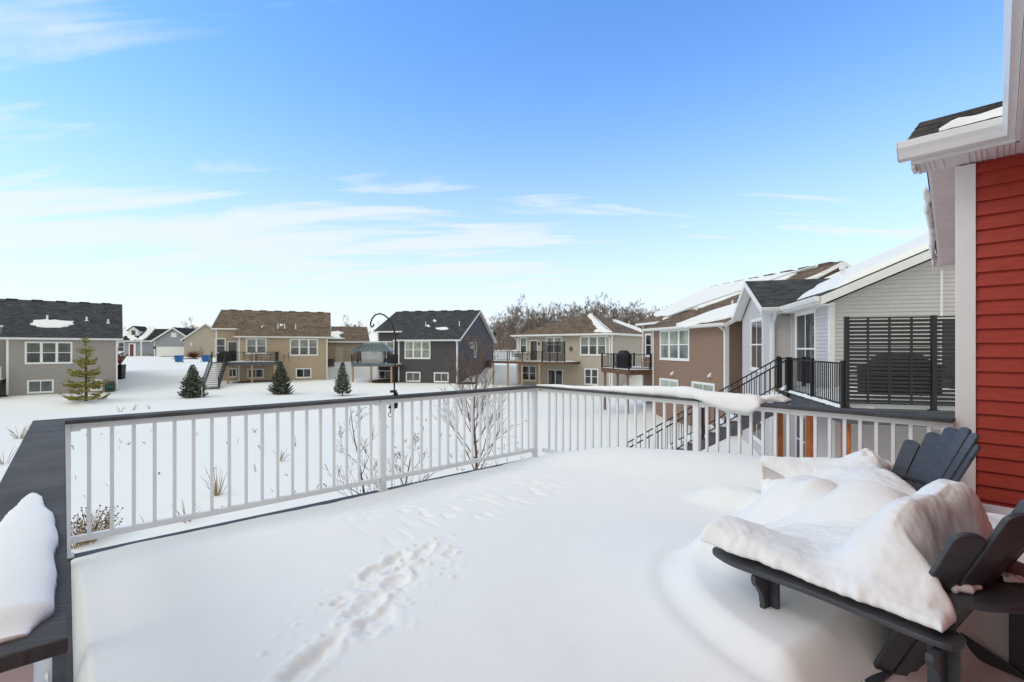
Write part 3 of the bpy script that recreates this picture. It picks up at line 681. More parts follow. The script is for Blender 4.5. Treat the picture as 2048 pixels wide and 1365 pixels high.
ra = (half, half, e0+pb*(half+o_)); rb_ = (half, DB-half, e0+pb*(half+o_))
r = MB(); c4 = [(-o_, -o_, e0), (LB+o_, -o_, e0), (LB+o_, DB+o_, e0), (-o_, DB+o_, e0)]
slab(r, [c4[0], c4[1], ra]); slab(r, [c4[1], c4[2], rb_, ra], slope_axis=0); slab(r, [c4[2], c4[3], rb_]); slab(r, [c4[3], c4[0], ra, rb_], slope_axis=0)
r.bar((half, half+.3, ra[2]+.03), (half, DB-half-.3, ra[2]+.03), .3, .08)
rB = HB.part('roof', r, SH_BROWN)
f = MB().box(-o_, LB+o_, -o_-.03, -o_-.002, zeB-.06, e0-.01).box(LB+o_+.002, LB+o_+.03, -o_-.03, DB+o_, zeB-.06, e0-.01).box(-o_, LB+o_, -o_+.001, -.001, zeB-.02, zeB).box(LB+.001, LB+o_, -.001, DB, zeB-.02, zeB)
HB.part('fascia', f, TRIM)
gt = MB().box(-o_-.1, LB+o_+.1, -o_-.14, -o_-.032, zeB, e0+.02).box(LB+o_+.032, LB+o_+.14, -o_-.03, DB+o_, zeB, e0+.02)
gt.bar((-.35, -.4, zeB), (-.07, -.07, zeB-.35), .08, .08).bar((-.07, -.07, zeB-.35), (-.07, -.07, -2.5), .08, .08).bar((LB-.4, -.45, zeB), (LB-.2, -.08, zeB-.35), .08, .08).bar((LB-.2, -.08, zeB-.35), (LB-.2, -.08, -2.5), .09, .09)
HB.part('gutter', gt, TRIM)
fB1 = lambda x, y: e0+pb*(y+o_); fB2 = lambda x, y: e0+pb*(LB-x+o_)
snow_patch(HB, rB, blob_px(HB, fB1, [(1176,630),(1182,627),(1187,632),(1192,638),(1200,647),(1212,658),(1224,666),(1208,666),(1189,665),(1194,658),(1187,650),(1184,641),(1176,636)]), fB1, th=.12, jit=.12, seed=2)
snow_patch(HB, rB, blob_px(HB, fB2, [(1225,640),(1236,642),(1252,648),(1270,654),(1284,660),(1284,666),(1262,657),(1243,650),(1228,644)]), fB2, jit=.12, seed=12)
for q in ((1231.5, 638, 645), (1258, 642, 649)): pipe(HB, rB, *q, fB2)
G3 = G_PALE
pwin(HB, (1040, 675), (1054.5, 708), n=1, gm=G3); pwin(HB, (1092.5, 674.5), (1124, 707), n=2, gm=G_PALE); pwin(HB, (1160.5, 673), (1213, 711.5), n=3, gm=G_PALE)
pwin(HB, (1045, 731), (1073, 763), n=2, gm=G_DARK); pwin(HB, (1169, 737), (1197, 771), n=2, gm=G_DARK)
def door(H, a, b, yo=0, panes=1, gm=None, slide=False, name='door'):
    x0, z1_ = H.px(*a, yo); x1, z0_ = H.px(*b, yo); t_ = .085
    m = MB().box(x0, x0+t_, yo-.06, yo-.001, z0_, z1_).box(x1-t_, x1, yo-.06, yo-.001, z0_, z1_).box(x0+t_, x1-t_, yo-.058, yo-.001, z1_-t_, z1_)
    if slide: m.box((x0+x1)/2-.04, (x0+x1)/2+.04, yo-.045, yo-.014, z0_, z1_-t_)
    dd_ = H.part(name, m, TRIM)
    H.sub('pane', MB().box(x0+t_, x1-t_, yo-.02, yo-.003, z0_, z1_-t_), gm or G_DARK, dd_)
    if not slide: H.sub('panel', MB().box(x0+t_, x0+t_+.09, yo-.035, yo-.021, z0_, z1_-t_).box(x1-t_-.09, x1-t_, yo-.035, yo-.021, z0_, z1_-t_).box(x0+t_+.09, x1-t_-.09, yo-.034, yo-.021, z0_, z0_+.25).box(x0+t_+.09, x1-t_-.09, yo-.034, yo-.021, z1_-t_-.15, z1_-t_), DOORG, dd_)
    return dd_
door(HB, (1060, 681), (1076, 724)); door(HB, (1096, 739), (1126, 785), slide=True)
HB.part('wall_lamp', MB().box(*sorted((HB.px(1077, 0)[0], HB.px(1079, 0)[0])), -.12, -.014, HB.px(1078, 690)[1], HB.px(1078, 685)[1]), BLACK)
HB.part('utility_box', MB().box(HB.px(1140, 700)[0], HB.px(1144.5, 700)[0], -.12, -.015, HB.px(1142, 702)[1], HB.px(1142, 694)[1]), ACM)
yb = -3.0
bxa, bxb = HB.px(984, 724, yb)[0], HB.px(1129, 724, yb)[0]; zbk = HB.px(1078, 724, yb)[1]
WBk = bxb-bxa
pst = [(HB.px(q, 750, yb)[0]-bxa, .12) for q in (985, 1014, 1043, 1078)]
DBk = deck(HB, 'raised deck with privacy screen and tall pale posts on the beige house', bxa, bxb, yb, -.03, zbk, pst, -2.8, rail_pts=[(.05, 2.9), (.05, .06), (HB.px(1083, 720, yb)[0]-bxa, .06)], post_at=[(HB.px(q, 720, yb)[0]-bxa, .06) for q in (1014, 1044)], group='decks behind the far houses')
def screen(D, x0, x1, y, z0, z1, n, posts, e=.10, parent=None):
    m = MB()
    for q in posts: m.box(q-.04, q+.04, y-.04, y+.04, z0-.05, z1+.03)
    k = int((z1-z0)/e)
    for i in range(k): zz_ = z0+(i+.5)*(z1-z0)/k; m.box(x0+.04, x1-.04, y-.012, y+.012, zz_-e*.39, zz_+e*.39)
    return D.part('privacy_screen', m, BLACK)
sa = HB.px(1084, 700, yb)[0]-bxa
screen(DBk, sa, WBk, .08, zbk+.08, zbk+1.9, 18, [sa, sa+(WBk-sa)/3, sa+(WBk-sa)*2/3, WBk-.02])
hbp = lambda x, y: wpt(HB, bxa+x, yb+y, zbk+.02)
aB = math.atan2(dB.y, dB.x)
patio_table(hbp(3.1, 1.3), aB, 'dark patio table with snowy top on the beige house deck', 1.6, .9)
for xx, yy, a, lb in ((2.0, 1.3, PI/2, 'dark patio chair at the left end of the beige house deck table'), (3.0, .6, PI, 'dark patio chair in front of the beige house deck table'), (4.2, 1.4, -PI/2, 'dark patio chair at the right end of the beige house deck table')):
    patio_chair(hbp(xx, yy), a+aB, lb)

# brown house with snowy roof
dW = Vector((.22, -.975)).normalized(); AW = Vector((8.62, 28.5))
HW = House('house', AW, dW, -2.7, 'brown sided house with a big sheet of snow on its roof')
LW = 6.75
_, rW, zW = gable(HW, 0, LW, 12.6, -2.62, 2.52, .47, BROWNS, SH_BROWN, rec=(-3.3, 1.1), ridge_vents=8)
frW = lambda x, y: zW(x, y)
snow_patch(HW, rW, blob_px(HW, frW, [(1292,632),(1330,611),(1375,588),(1415,574.5),(1470,566),(1530,556),(1590,545),(1634,535),(1600,545),(1577,557),(1560,567),(1518,573),(1500,580),(1440,604),(1400,617),(1370,623),(1335,637),(1326,641),(1340,632),(1310,634)], ym=6.15, xm=-3.5), frW, th=.13, jit=.07, seed=21)
snow_patch(HW, rW, blob_px(HW, frW, [(1350,652.5),(1365,648),(1400,635),(1430,624),(1470,612),(1500,607),(1480,632),(1440,641),(1400,648),(1371,656)], ym=6.15, xm=-3.5), frW, th=.16, jit=.06, seed=22)
snow_patch(HW, rW, blob_px(HW, frW, [(1575,571),(1600,565),(1662,541),(1640,551),(1604,566)], ym=6.15, xm=-3.5), frW, th=.1, jit=.05, seed=23)
for q in ((1393.5, 611, 620), (1465, 601, 611)): pipe(HW, rW, *q, frW)
pwin(HW, (1320.5, 661), (1379.5, 722), n=3, gm=G_BLIND); pwin(HW, (1320, 756), (1357, 790), n=1, slide=True, gm=G_BLIND); pwin(HW, (1384.5, 762.5), (1430.5, 800), n=1, slide=True, gm=G_BLIND)
pwin(HW, (1291, 668), (1304.3, 714), yo=1.1, n=1, gm=G_DARK)
for q in ((1345, 747), (1420, 750.5)):
    x_, z_ = HW.px(*q); HW.part('dryer_vent', MB().extr([(x_, -.014, z_+.1), (x_, -.16, z_-.05), (x_, -.16, z_-.1), (x_, -.014, z_-.1)], (.14, 0, 0)), TRIM)
zwk = .14
DW_ = deck(HW, 'raised deck with brown fascia and black railing on the brown house', -4.2, -.06, -1.6, 1.05, zwk, [(.25, .2), (2.2, .2), (3.6, .2)], -2.75, rail_pts=[(.06, 2.5), (.06, .06), (4.1, .06), (4.1, 1.5)], post_at=[(1.9, .06)], group='decks behind the far houses', pm=mat('weathered_post', (.28, .21, .19), .7, .3, noise=(6, .2, (4, 4, .5))), fh=.3)
covered_grill(wpt(HW, -1.9, -1.0, zwk+.02), math.atan2(dW.y, dW.x), 'black covered grill behind the railing of the brown house deck')
for xx, yy, a, lb in ((-3.3, -.6, .6, 'tan cushioned patio chair left of the covered grill, brown house deck'), (-.7, .0, -.9, 'tan cushioned patio chair right of the covered grill, brown house deck')):
    patio_chair(wpt(HW, xx, yy, zwk+.02), a+math.atan2(dW.y, dW.x), lb, seatm=CUSH)

# blue grey house with garage, tan house beside it
dG = Vector((1, .10)).normalized()
yG = 90
pA = Vector(((308-CX)/F*yG, yG))
HG = House('house', pA, dG, -.15, 'pale blue grey house with a white double garage door and snowy dormer roof')
LG = 7.2; zbG = -.1
m = MB().box(.01, LG-.01, .01, 9, -1, 3.0); m.extr([(.01, .01, 3.0), (LG-.01, .01, 3.0), (LG/2, .01, 5.4)], (0, 9, 0))
lap(m, [(0, zbG), (LG, zbG), (LG, 3.0), (LG/2, 5.4), (0, 3.0)], fy(0), e=.16); m.box(-7.5, 0, 2.5, 12, -1, 2.9); lap(m, [(-7.5, zbG), (0, zbG), (0, 2.9), (-7.5, 2.9)], fy(2.5), e=.16)
HG.part('wall', m, BLUEG)
r = MB(); k_ = 2.4/(LG/2)
for sg, xe in ((-1, -.4), (1, LG+.4)): slab(r, [(xe, -.4, 3.0-.4*k_+.15), (LG/2, -.4, 5.4+.15), (LG/2, 9, 5.4+.15), (xe, 9, 3.0-.4*k_+.15)], slope_axis=0)
slab(r, [(-8, 2.1, 3.0), (-.5, 2.1, 3.0), (-.5, 7.4, 5.5), (-8, 7.4, 5.5)]); slab(r, [(-8, 7.4, 5.5), (LG/2-1, 7.4, 5.5), (LG/2-1, 13, 3.0), (-8, 13, 3.0)]); slab(r, [(-.5, 2.1, 3.0), (2.9, 7.4, 5.5), (-.5, 7.4, 5.5)])
rG = HG.part('roof', r, SH_BLK)
f = MB()
for a, b in (((-.42, 3.0-.42*k_+.13), (LG/2, 5.53)), ((LG/2, 5.53), (LG+.42, 3.0-.42*k_+.13))):
    f.extr([(a[0], -.44, a[1]), (b[0], -.44, b[1]), (b[0], -.44, b[1]-.28), (a[0], -.44, a[1]-.28)], (0, .035, 0))
f.box(-8, -.45, 2.02, 2.09, 2.78, 2.98).box(.0, .14, -.03, -.001, zbG, 2.9).box(LG-.14, LG, -.03, -.001, zbG, 2.9).box(-3.2, -3.0, 1.2, 1.4, zbG, 2.77).box(LG/2-.5, LG/2+.5, -.04, -.001, 3.6, 4.5)
HG.part('fascia', f, TRIM)
g0, g1 = HG.px(313, 0)[0], HG.px(372, 0)[0]; gtz = HG.px(340, 694)[1]
gd = HG.part('garage_door', MB().box(g0, g0+.15, -.05, -.015, zbG, gtz).box(g1-.15, g1, -.05, -.015, zbG, gtz).box(g0+.15, g1-.15, -.048, -.015, gtz-.15, gtz), TRIM)
dm = MB()
for i in range(4): dm.box(g0+.15, g1-.15, -.03, -.016, zbG+i*(gtz-.15-zbG)/4+.01, zbG+(i+1)*(gtz-.15-zbG)/4-.01)
HG.sub('door_panel', dm, TRIM, gd)
for q in (310, 377): x_, z_ = HG.px(q, 696); HG.part('wall_lamp', MB().box(x_-.1, x_+.1, -.25, -.02, z_-.2, z_+.25), BLACK)
pwin(HG, (236, 685), (249, 704), yo=2.5, n=1, gm=G_DARK)
x0_, z1_ = HG.px(258, 687, 2.5); x1_, _q = HG.px(272, 687, 2.5)
dd = HG.part('door', MB().box(x0_, x0_+.2, 2.42, 2.48, zbG, z1_).box(x1_-.4, x1_, 2.42, 2.48, zbG, z1_).box(x0_+.2, x1_-.4, 2.43, 2.48, z1_-.2, z1_), TRIM); HG.sub('panel', MB().box(x0_+.2, x1_-.4, 2.44, 2.479, zbG, z1_-.2), mat('maroon_door', (.12, .04, .04), .5, .4), dd)
fG = lambda x, y: 3.0+(y-2.1)*2.5/5.3
# dormer
dx_, dy_, dz_ = HG.plane(267, 672, fG)
dmr = MB().box(dx_-.95, dx_+.95, dy_, dy_+2.6, dz_-.2, dz_+1.15); dmr.extr([(dx_-.95, dy_, dz_+1.15), (dx_+.95, dy_, dz_+1.15), (dx_, dy_, dz_+1.9)], (0, 3.4, 0))
do = HG.part('dormer', dmr, TRIM); HG.sub('pane', MB().box(dx_-.35, dx_+.35, dy_-.04, dy_-.005, dz_+.1, dz_+1.1), G_DARK, do)
dr = MB()
for sg in (-1, 1): slab(dr, [(dx_+sg*1.25, dy_-.2, dz_+1.05), (dx_, dy_-.2, dz_+2.0), (dx_, dy_+3.4, dz_+2.0), (dx_+sg*1.25, dy_+3.4, dz_+1.05)], th=.08, slope_axis=0)
HG.sub('dormer_roof', dr, SH_BLK, do)
snow_patch(HG, rG, blob_px(HG, fG, [(240,660),(252,655),(250,660),(262,665),(272,664),(281,662),(280,668),(268,673),(276,680),(262,682),(252,672),(240,667)]), fG, th=.2, jit=.1, seed=31)
snow_patch(HG, rG, blob_px(HG, fG, [(297,655),(312,657),(306,664),(294,676),(286,681),(272,681),(286,670)]), fG, th=.2, jit=.1, seed=32)
HG.part('porch_step', MB().box(-4.2, -1.6, 1.4, 2.4, -.6, .12), CONC)
dR = Vector((.80, .45)).normalized(); pR = Vector(((368-CX)/F*84, 84))
HR = House('house', pR, dR, -.2, 'tan house end wall with brown roof beyond the garage, partly behind the tan house')
gw = 7.2; m = MB().box(.01, gw, .01, 14, -1.2, 3.2); m.extr([(.01, .01, 3.2), (gw, .01, 3.2), (gw*.45, .01, 5.9)], (0, 14, 0)); lap(m, [(0, -.1), (gw, -.1), (gw, 3.2), (gw*.45, 5.9), (0, 3.2)], fy(0), e=.16)
HR.part('wall', m, BEIGES)
r = MB()
slab(r, [(-.5, -.4, 2.95), (gw*.45, -.4, 6.05), (gw*.45, 14, 6.05), (-.5, 14, 2.95)], slope_axis=0); slab(r, [(gw*.45, -.4, 6.05), (gw+.5, -.4, 3.1), (gw+.5, 14, 3.1), (gw*.45, 14, 6.05)], slope_axis=0)
HR.part('roof', r, SH_BROWN)
f = MB()
for a, b in (((-.52, 2.93), (gw*.45, 6.03)), ((gw*.45, 6.03), (gw+.52, 3.08))): f.extr([(a[0], -.44, a[1]), (b[0], -.44, b[1]), (b[0], -.44, b[1]-.25), (a[0], -.44, a[1]-.25)], (0, .035, 0))
HR.part('fascia', f, TRIM)
pwin(HR, (380, 686), (384, 692), n=1, gm=G_DARK)
# driveway patch + bins + street
dv = MB(); pts_ = [at(330, 716, -.08), at(392, 716, -.25), at(404, 722, -.6), at(352, 722, -.55)]
dw = MB().add([(p.x, p.y, gz(p.x, p.y)+.06) for p in [Vector((( 318-CX)/F*88, 88, 0)), Vector(((383-CX)/F*88, 88, 0)), Vector(((398-CX)/F*80, 80, 0)), Vector(((345-CX)/F*79, 79, 0))]], [(0, 1, 2, 3)])
tag(build('road', dw, ASPH), kind='structure')
def bin_(px, y, label):
    p = aty(px, y); t = empty('recycling_bin', (p.x, p.y, gz(p.x, p.y)+.03), .2, label, 'recycling bin', 'blue bins by the driveways')
    m = MB(); a, b = .38, .48
    m.add([(-a,-a,0.08),(a,-a,.08),(a,a,.08),(-a,a,.08),(-b,-b,1.0),(b,-b,1.0),(b,b,1.0),(-b,b,1.0)], [(0,3,2,1),(4,5,6,7),(0,1,5,4),(1,2,6,5),(2,3,7,6),(3,0,4,7)])
    build('body', m, BLUEB, t, bevel=.03)
    build('lid', MB().extr([(-.5, -.55, 1.005), (-.5, .5, 1.005), (-.5, .45, 1.12), (-.5, -.5, 1.10)], (1.0, 0, 0)), BLUEB, t, bevel=.02)
    for s_ in (-1, 1): build('wheel', MB().tube([(s_*.36, .42, .12), (s_*.42, .42, .12)], .12, 12), BLACK, t)
bin_(358, 73, 'blue recycling bin on the snow in front of the garage, left of two'); bin_(412, 73, 'blue recycling bin nearer the tan house, right of two')
# dark umbrella-like entry post with wreath beside taupe house
p = aty(240, 47); t = empty('planter', (p.x, p.y, gz(p.x, p.y)), .2, 'dark planter with dry reddish stems at the corner of the taupe house', 'planter')
build('pot', MB().add([(-.3,-.3,0),(.3,-.3,0),(.3,.3,0),(-.3,.3,0),(-.36,-.36,1.5),(.36,-.36,1.5),(.36,.36,1.5),(-.36,.36,1.5)], [(0,3,2,1),(4,5,6,7),(0,1,5,4),(1,2,6,5),(2,3,7,6),(3,0,4,7)]), BLACK, t)
m = MB(); rnd = random.Random(3)
for i in range(90):
    a = rnd.uniform(0, 2*PI); l = rnd.uniform(.5, 1.1); q = Vector((math.cos(a)*l*.6, math.sin(a)*l*.6, 1.5+l)); m.tube([(0, 0, 1.4), q], [.015, .006], 3, False); m.sphere(q, .07, 5, 3)
build('stems', m, mat('dry_red', (.30, .13, .09), .9, .1), t)
# bare soil strips under decks
for k, (H_, x0_, x1_, y0_, y1_) in enumerate(((HT, 1.8, 6.2, -1.6, .2), (HC, -3.2, .3, -1.3, 2.0), (H1, -5, .2, -2.2, 1.5), (HC, 6.3, 8.2, -1.2, 1.2))):
    m = MB(); n = 26; vs_ = []; c = Vector(((x0_+x1_)/2, (y0_+y1_)/2))
    for rr_ in (1.0, .6, .0):
        for i in range(n):
            a = 2*PI*i/n; q = 1+.35*nz3(math.cos(a)*2+k*5, math.sin(a)*2)
            lx, ly = c.x+math.cos(a)*(x1_-x0_)/2*q*rr_, c.y+math.sin(a)*(y1_-y0_)/2*q*rr_
            P = wpt(H_, lx, ly, 0); vs_.append((P[0], P[1], gz(P[0], P[1])+.075+.02*(1-rr_)))
    m.add(vs_, [(r_*n+i, r_*n+(i+1) % n, (r_+1)*n+(i+1) % n, (r_+1)*n+i) for r_ in range(2) for i in range(n)])
    tag(build('bare_ground', m, DIRT), kind='structure')

# ================================================================== light grey house next door
W0 = Vector((8.4, 12.3)); dA = Vector((.963, -.27)).normalized()
HN = House('house', W0, dA, -2.75, 'light grey sided house next door with white windows and snow on the roof')
zf = -2.68; zeN = 2.68; pN = .455; oN = .34; Lx = 9.0; Dn = 14.0
zN = lambda x, y: zeN+.16+pN*(x+oN)
m = MB().box(.012, Lx, .012, Dn, -3.8, zeN); m.extr([(.012, .012, zeN), (Lx, .012, zeN), (Lx, .012, zeN+pN*Lx)], (0, Dn, 0))
lap(m, [(0, zf), (Lx, zf), (Lx, zeN+pN*Lx), (0, zeN)], fy(0)); lap(m, [(0, zf), (3.32, zf), (3.32, zeN), (0, zeN)], fx(0, -1)); lap(m, [(7.9, zf), (Dn, zf), (Dn, zeN), (7.9, zeN)], fx(0, -1))
bo = .62; bv0, bv1 = 3.32, 7.9; bm = (bv0+bv1)/2; bp = .46; bzk = zeN+bp*(bv1-bv0)/2
m.box(-bo+.012, .0, bv0+.012, bv1-.012, -3.8, zeN); m.extr([(-bo+.012, bv0+.012, zeN), (-bo+.012, bv1-.012, zeN), (-bo+.012, bm, bzk-.01)], (bo+2, 0, 0))
lap(m, [(-bo, zf), (0, zf), (0, zeN), (-bo, zeN)], fy(bv0)); lap(m, [(bv0, zf), (bv1, zf), (bv1, zeN), (bm, bzk), (bv0, zeN)], fx(-bo, -1))
HN.part('wall', m, GREYS)
HN.part('foundation', MB().box(-.004, Lx, -.004, .3, -3.8, zf-.002).box(-.004, .3, .3, bv0-.1, -3.8, zf-.002).box(-bo-.004, 0, bv0-.004, bv1, -3.8, zf-.003), CONC)
cb = MB().box(-.02, .10, -.022, -.001, zf, zeN).box(-.022, -.001, -.001, .10, zf, zeN).box(-bo-.02, -bo+.05, bv0-.022, bv0-.001, zf, zeN).box(-bo-.022, -bo-.001, bv0-.001, bv0+.05, zf, zeN).box(-.03, -.001, bv0-.05, bv0-.023, zf, zeN)
sx_ = HN.px(1882, 600)[0]; cb.box(sx_-.03, sx_+.03, -.028, -.001, zf, zeN+pN*sx_)
split_parts(HN, 'corner_board', cb, TRIM)
r = MB()
slab(r, [(-oN, -oN, zN(-oN, 0)), (Lx, -oN, zN(Lx, 0)), (Lx, Dn, zN(Lx, 0)), (-oN, Dn, zN(-oN, 0))], slope_axis=0, th=.06)
bz = lambda y: zeN+.16+bp*((y if y < bm else 2*bm-y)-bv0+oN)
xe = lambda z: (z-zeN-.16)/pN-oN
for sg in (0, 1):
    y_e = bv0-oN if sg == 0 else bv1+oN
    slab(r, [(-bo-oN, y_e, bz(y_e)), (-bo-oN, bm, bz(bm)), (xe(bz(bm)), bm, bz(bm)), (xe(bz(y_e)), y_e, bz(y_e))], th=.06)
rN = HN.part('roof', r, SH_DARK)
f = MB()
def fas(a, b, h, t, vec):
    a, b = Vector(a), Vector(b); f.extr([a, b, b-Vector((0, 0, h)), a-Vector((0, 0, h))], vec)
fas((-oN, -oN-.005, zN(-oN, 0)-.03), (Lx, -oN-.005, zN(Lx, 0)-.03), .22, .03, (0, -.03, 0))
f.extr([(-oN, -oN, zN(-oN, 0)-.2), (Lx, -oN, zN(Lx, 0)-.2), (Lx, -oN, zN(Lx, 0)-.22), (-oN, -oN, zN(-oN, 0)-.22)], (0, oN-.001, 0))
f.box(-oN-.03, -oN-.005, -oN, bv0-oN-.02, zeN-.06, zeN+.12); f.box(-oN, -.001, -oN+.002, bv0-.01, zeN-.085, zeN-.065)
f.box(-bo-oN, -.36, bv0-oN-.03, bv0-oN-.004, zeN-.06, zeN+.12); f.box(-bo-oN, -.001, bv0-oN, bv0-.001, zeN-.085, zeN-.065)
for a, b in (((bv0-oN), bm), (bm, bv1+oN)):
    fas((-bo-oN-.004, a, bz(a)-.02), (-bo-oN-.004, b, bz(b)-.02), .2, .03, (-.03, 0, 0))
    f.extr([(-bo-oN, a, bz(a)-.17), (-bo-oN, b, bz(b)-.17), (-bo-oN, b, bz(b)-.19), (-bo-oN, a, bz(a)-.19)], (oN-.001, 0, 0))
HN.part('fascia', f, TRIM)
gt = MB(); zg = zeN+.13
gt.extr([(-oN-.033, -oN-.05, zg), (-oN-.15, -oN-.05, zg), (-oN-.15, -oN-.05, zg-.04), (-oN-.11, -oN-.05, zg-.13), (-oN-.033, -oN-.05, zg-.13)], (0, bv0-.02, 0))
gt.extr([(-bo-oN-.05, bv0-oN-.033, zg), (-bo-oN-.05, bv0-oN-.15, zg), (-bo-oN-.05, bv0-oN-.15, zg-.04), (-bo-oN-.05, bv0-oN-.11, zg-.13), (-bo-oN-.05, bv0-oN-.033, zg-.13)], (bo-.1, 0, 0))
gt.bar((-bo+.05, bv0-.42, zeN), (-bo+.05, bv0-.075, zeN-.42), .07, .09).bar((-bo+.05, bv0-.075, zeN-.42), (-bo+.05, bv0-.075, zf+.2), .09, .07).bar((-bo+.05, bv0-.075, zf+.2), (-bo-.0, bv0-.5, zf+.05), .09, .07)
HN.part('gutter', gt, TRIM)
def xwin(H, x, a, b, **k):      # window on a wall facing -x; pixel corners give depth and height
    s1, zt = H.pxx(*a, x); s0, zb_ = H.pxx(*b, x); return window(H, min(s0, s1), zb_, max(s0, s1), zt, fn=fx(x, -1), **k)
_, wt = HN.pxx(1500, 636, -bo); 
s1, _q = HN.pxx(1503, 640, -bo); s0, _q = HN.pxx(1527.5, 640, -bo)
window(HN, s0, .62, s1, HN.pxx(1527.5, 634, -bo)[1], fn=fx(-bo, -1), n=1, cross=True, gm=G_DARK)
window(HN, s0, -2.0, s1, -.45, fn=fx(-bo, -1), n=1, cross=True, gm=G_DARK)
s1, _q = HN.pxx(1593, 640, 0); s0, _q = HN.pxx(1634, 640, 0)
window(HN, s0, .30, s1, HN.pxx(1634, 617, 0)[1], fn=fx(0, -1), n=1, cross=True, gm=G_DARK)
window(HN, s0, -2.25, s1, -.55, fn=fx(0, -1), n=1, cross=True, gm=G_DARK)
xk, zk = HN.px(1873, 633)
HN.part('door_head', MB().box(xk, xk+3.0, -.05, -.001, zk-.12, zk), TRIM)
HN.part('door_pane', MB().box(xk+.1, xk+1.6, -.03, -.014, .25, zk-.121), G_DARK)
fN = lambda x, y: zN(x, y)
# thick snow sheet on the roof
def slab_snow(H, roof, x0, x1, y0, y1, fn, th, seed, nx_=46, ny_=40, edge=.35, melt=None):
    m = MB(); vs_ = []
    for j in range(ny_+1):
        for i in range(nx_+1):
            x = x0+(x1-x0)*i/nx_; y = y0+(y1-y0)*j/ny_
            if i == 0: x += .10*nz3(y*2.1, seed)+.05*nz3(y*6, seed+3)
            if j == 0: y += .015*nz3(x*2.1, seed+5)
            e = min(1, min((x-x0)/edge+.0, (y-y0)/(.12)+.25)) if i and j else (0 if not i else .0)
            e = max(0, e); h = th*math.sqrt(e) if i and j else .004
            if melt: h *= melt(x, y)
            vs_.append((x, y, fn(x, y)+.004+h*(1+.18*nz3(x*1.1, y*1.1, seed))))
    m.add(vs_, [(j*(nx_+1)+i, j*(nx_+1)+i+1, (j+1)*(nx_+1)+i+1, (j+1)*(nx_+1)+i) for j in range(ny_) for i in range(nx_)])
    return H.part('snow_cover', m, SNOWF, roof, smooth=True)
slab_snow(HN, rN, .05, 8.9, -oN+.0, 3.0, fN, .17, 3); slab_snow(HN, rN, .9, 8.9, 3.0, 13.5, fN, .17, 4)
xp, yp_, zp = HN.plane(1685, 560, fN); HN.part('vent_pipe', MB().tube([(xp, yp_, zp-.1), (xp, yp_, zp+.42)], .06, 10).tube([(xp, yp_, zp+.34), (xp, yp_, zp+.48)], .10, 10), TRIM, rN)

# its deck
zd_ = .22
oD = (W0+dA*-.8+Vector((-dA.y, dA.x))*-2.96)
ND = Frame('raised_deck', oD, dA, -2.75, 'dark grey deck next door with privacy screen, cedar posts and a long black staircase', 'deck')
ND.part('platform', MB().box(0, 6.5, 0, 2.94, zd_-.03, zd_).box(-.0, .785, 2.941, 4.9, zd_-.032, zd_-.002), GRAYDECK)
fm = MB().box(.03, 6.5, .02, .06, zd_-.32, zd_-.031).box(.03, .07, .06, 4.9, zd_-.32, zd_-.035)
ND.part('fascia', fm, GRAYDECK)
for q in ((.17, .25), (.2, 2.6), (3.4, .25), (-.0, 4.5)): ND.part('post', MB().box(q[0]-.07, q[0]+.07, q[1]-.07, q[1]+.07, -3.2, zd_-.033), CEDAR)
railing(ND, [(.06, .1), (.06, 3.65)], zd_, .93, post_at=[(.06, 1.9)], split=True, br=.018, bal=.115)
railing(ND, [(.06, 4.75), (.72, 4.75)], zd_, .93, split=True, br=.018)
# screen
sc_m = MB()
sc_m.box(.08, 4.66, .05, .09, zd_+1.86, zd_+1.885)
SCR = ND.part('privacy_screen', sc_m, BLACK)
for q in (.12, 1.62, 3.12, 4.62): ND.sub('screen_post', MB().box(q-.04, q+.04, .03, .11, zd_+.021, zd_+1.90).box(q-.07, q+.07, .0, .14, zd_+.001, zd_+.02), BLACK, SCR)
rnd = random.Random(5)
for q in (.12, 1.62, 3.12):
    sl = MB()
    for k in range(3):
        zb_ = zd_+.10+k*.585; sl.box(q+.04, q+1.46, .045, .095, zb_, zb_+.025)
        for i in range(7):
            z_ = zb_+.032+i*.079; sl.box(q+.05, q+1.45, .062, .078, z_, z_+.056)
        for i in (1, 2, 3): sl.box(q+1.5*i/4-.022, q+1.5*i/4+.022, .052, .061, zb_+.026, zb_+.585)
    sl.box(q+.04, q+1.46, .045, .095, zd_+.10+3*.585, zd_+.125+3*.585)
    ND.sub('slat_panel', sl, mat('smoky_black', (.022, .019, .022), .45, .4, noise=(3, .3)), SCR)
# snow on the deck and along its edge
def lumpy(H, name, x0, x1, y0, y1, z, th, seed, m_=SNOWF, parent=None, nx_=40, ny_=12, fr=2.2, own=None):
    m = MB(); vs_ = []
    for j in range(ny_+1):
        for i in range(nx_+1):
            u, v = i/nx_, j/ny_; x = x0+(x1-x0)*u; y = y0+(y1-y0)*v
            e = max(0, min(1, min(u, 1-u)*nx_/3, min(v, 1-v)*ny_/2.5)); h = th*math.sin(e*PI/2)*(1+.5*nz3(x*fr, y*fr, seed)+.25*nz3(x*fr*4, y*fr*4, seed))
            x += .05*nz3(y*5, seed)*(i in (0, nx_)); y += .04*nz3(x*6, seed)*(j in (0, ny_))
            vs_.append((x, y, z+max(h, 0)+.003))
    m.add(vs_, [(j*(nx_+1)+i, j*(nx_+1)+i+1, (j+1)*(nx_+1)+i+1, (j+1)*(nx_+1)+i) for j in range(ny_) for i in range(nx_)])
    return H.part(name, m, m_, parent, smooth=True)
lumpy(ND, 'snow_cover', .0, 6.5, .15, 2.93, zd_, .24, 4); lumpy(ND, 'snow_cover', -.02, .7, .12, 4.7, zd_+.0, .13, 8, nx_=10, ny_=50, fr=4)
for (c, r_, q) in (((1.35, .9), .7, 0),):
    pass
pp = ND.o+ND.x*1.5+ND.y*1.1
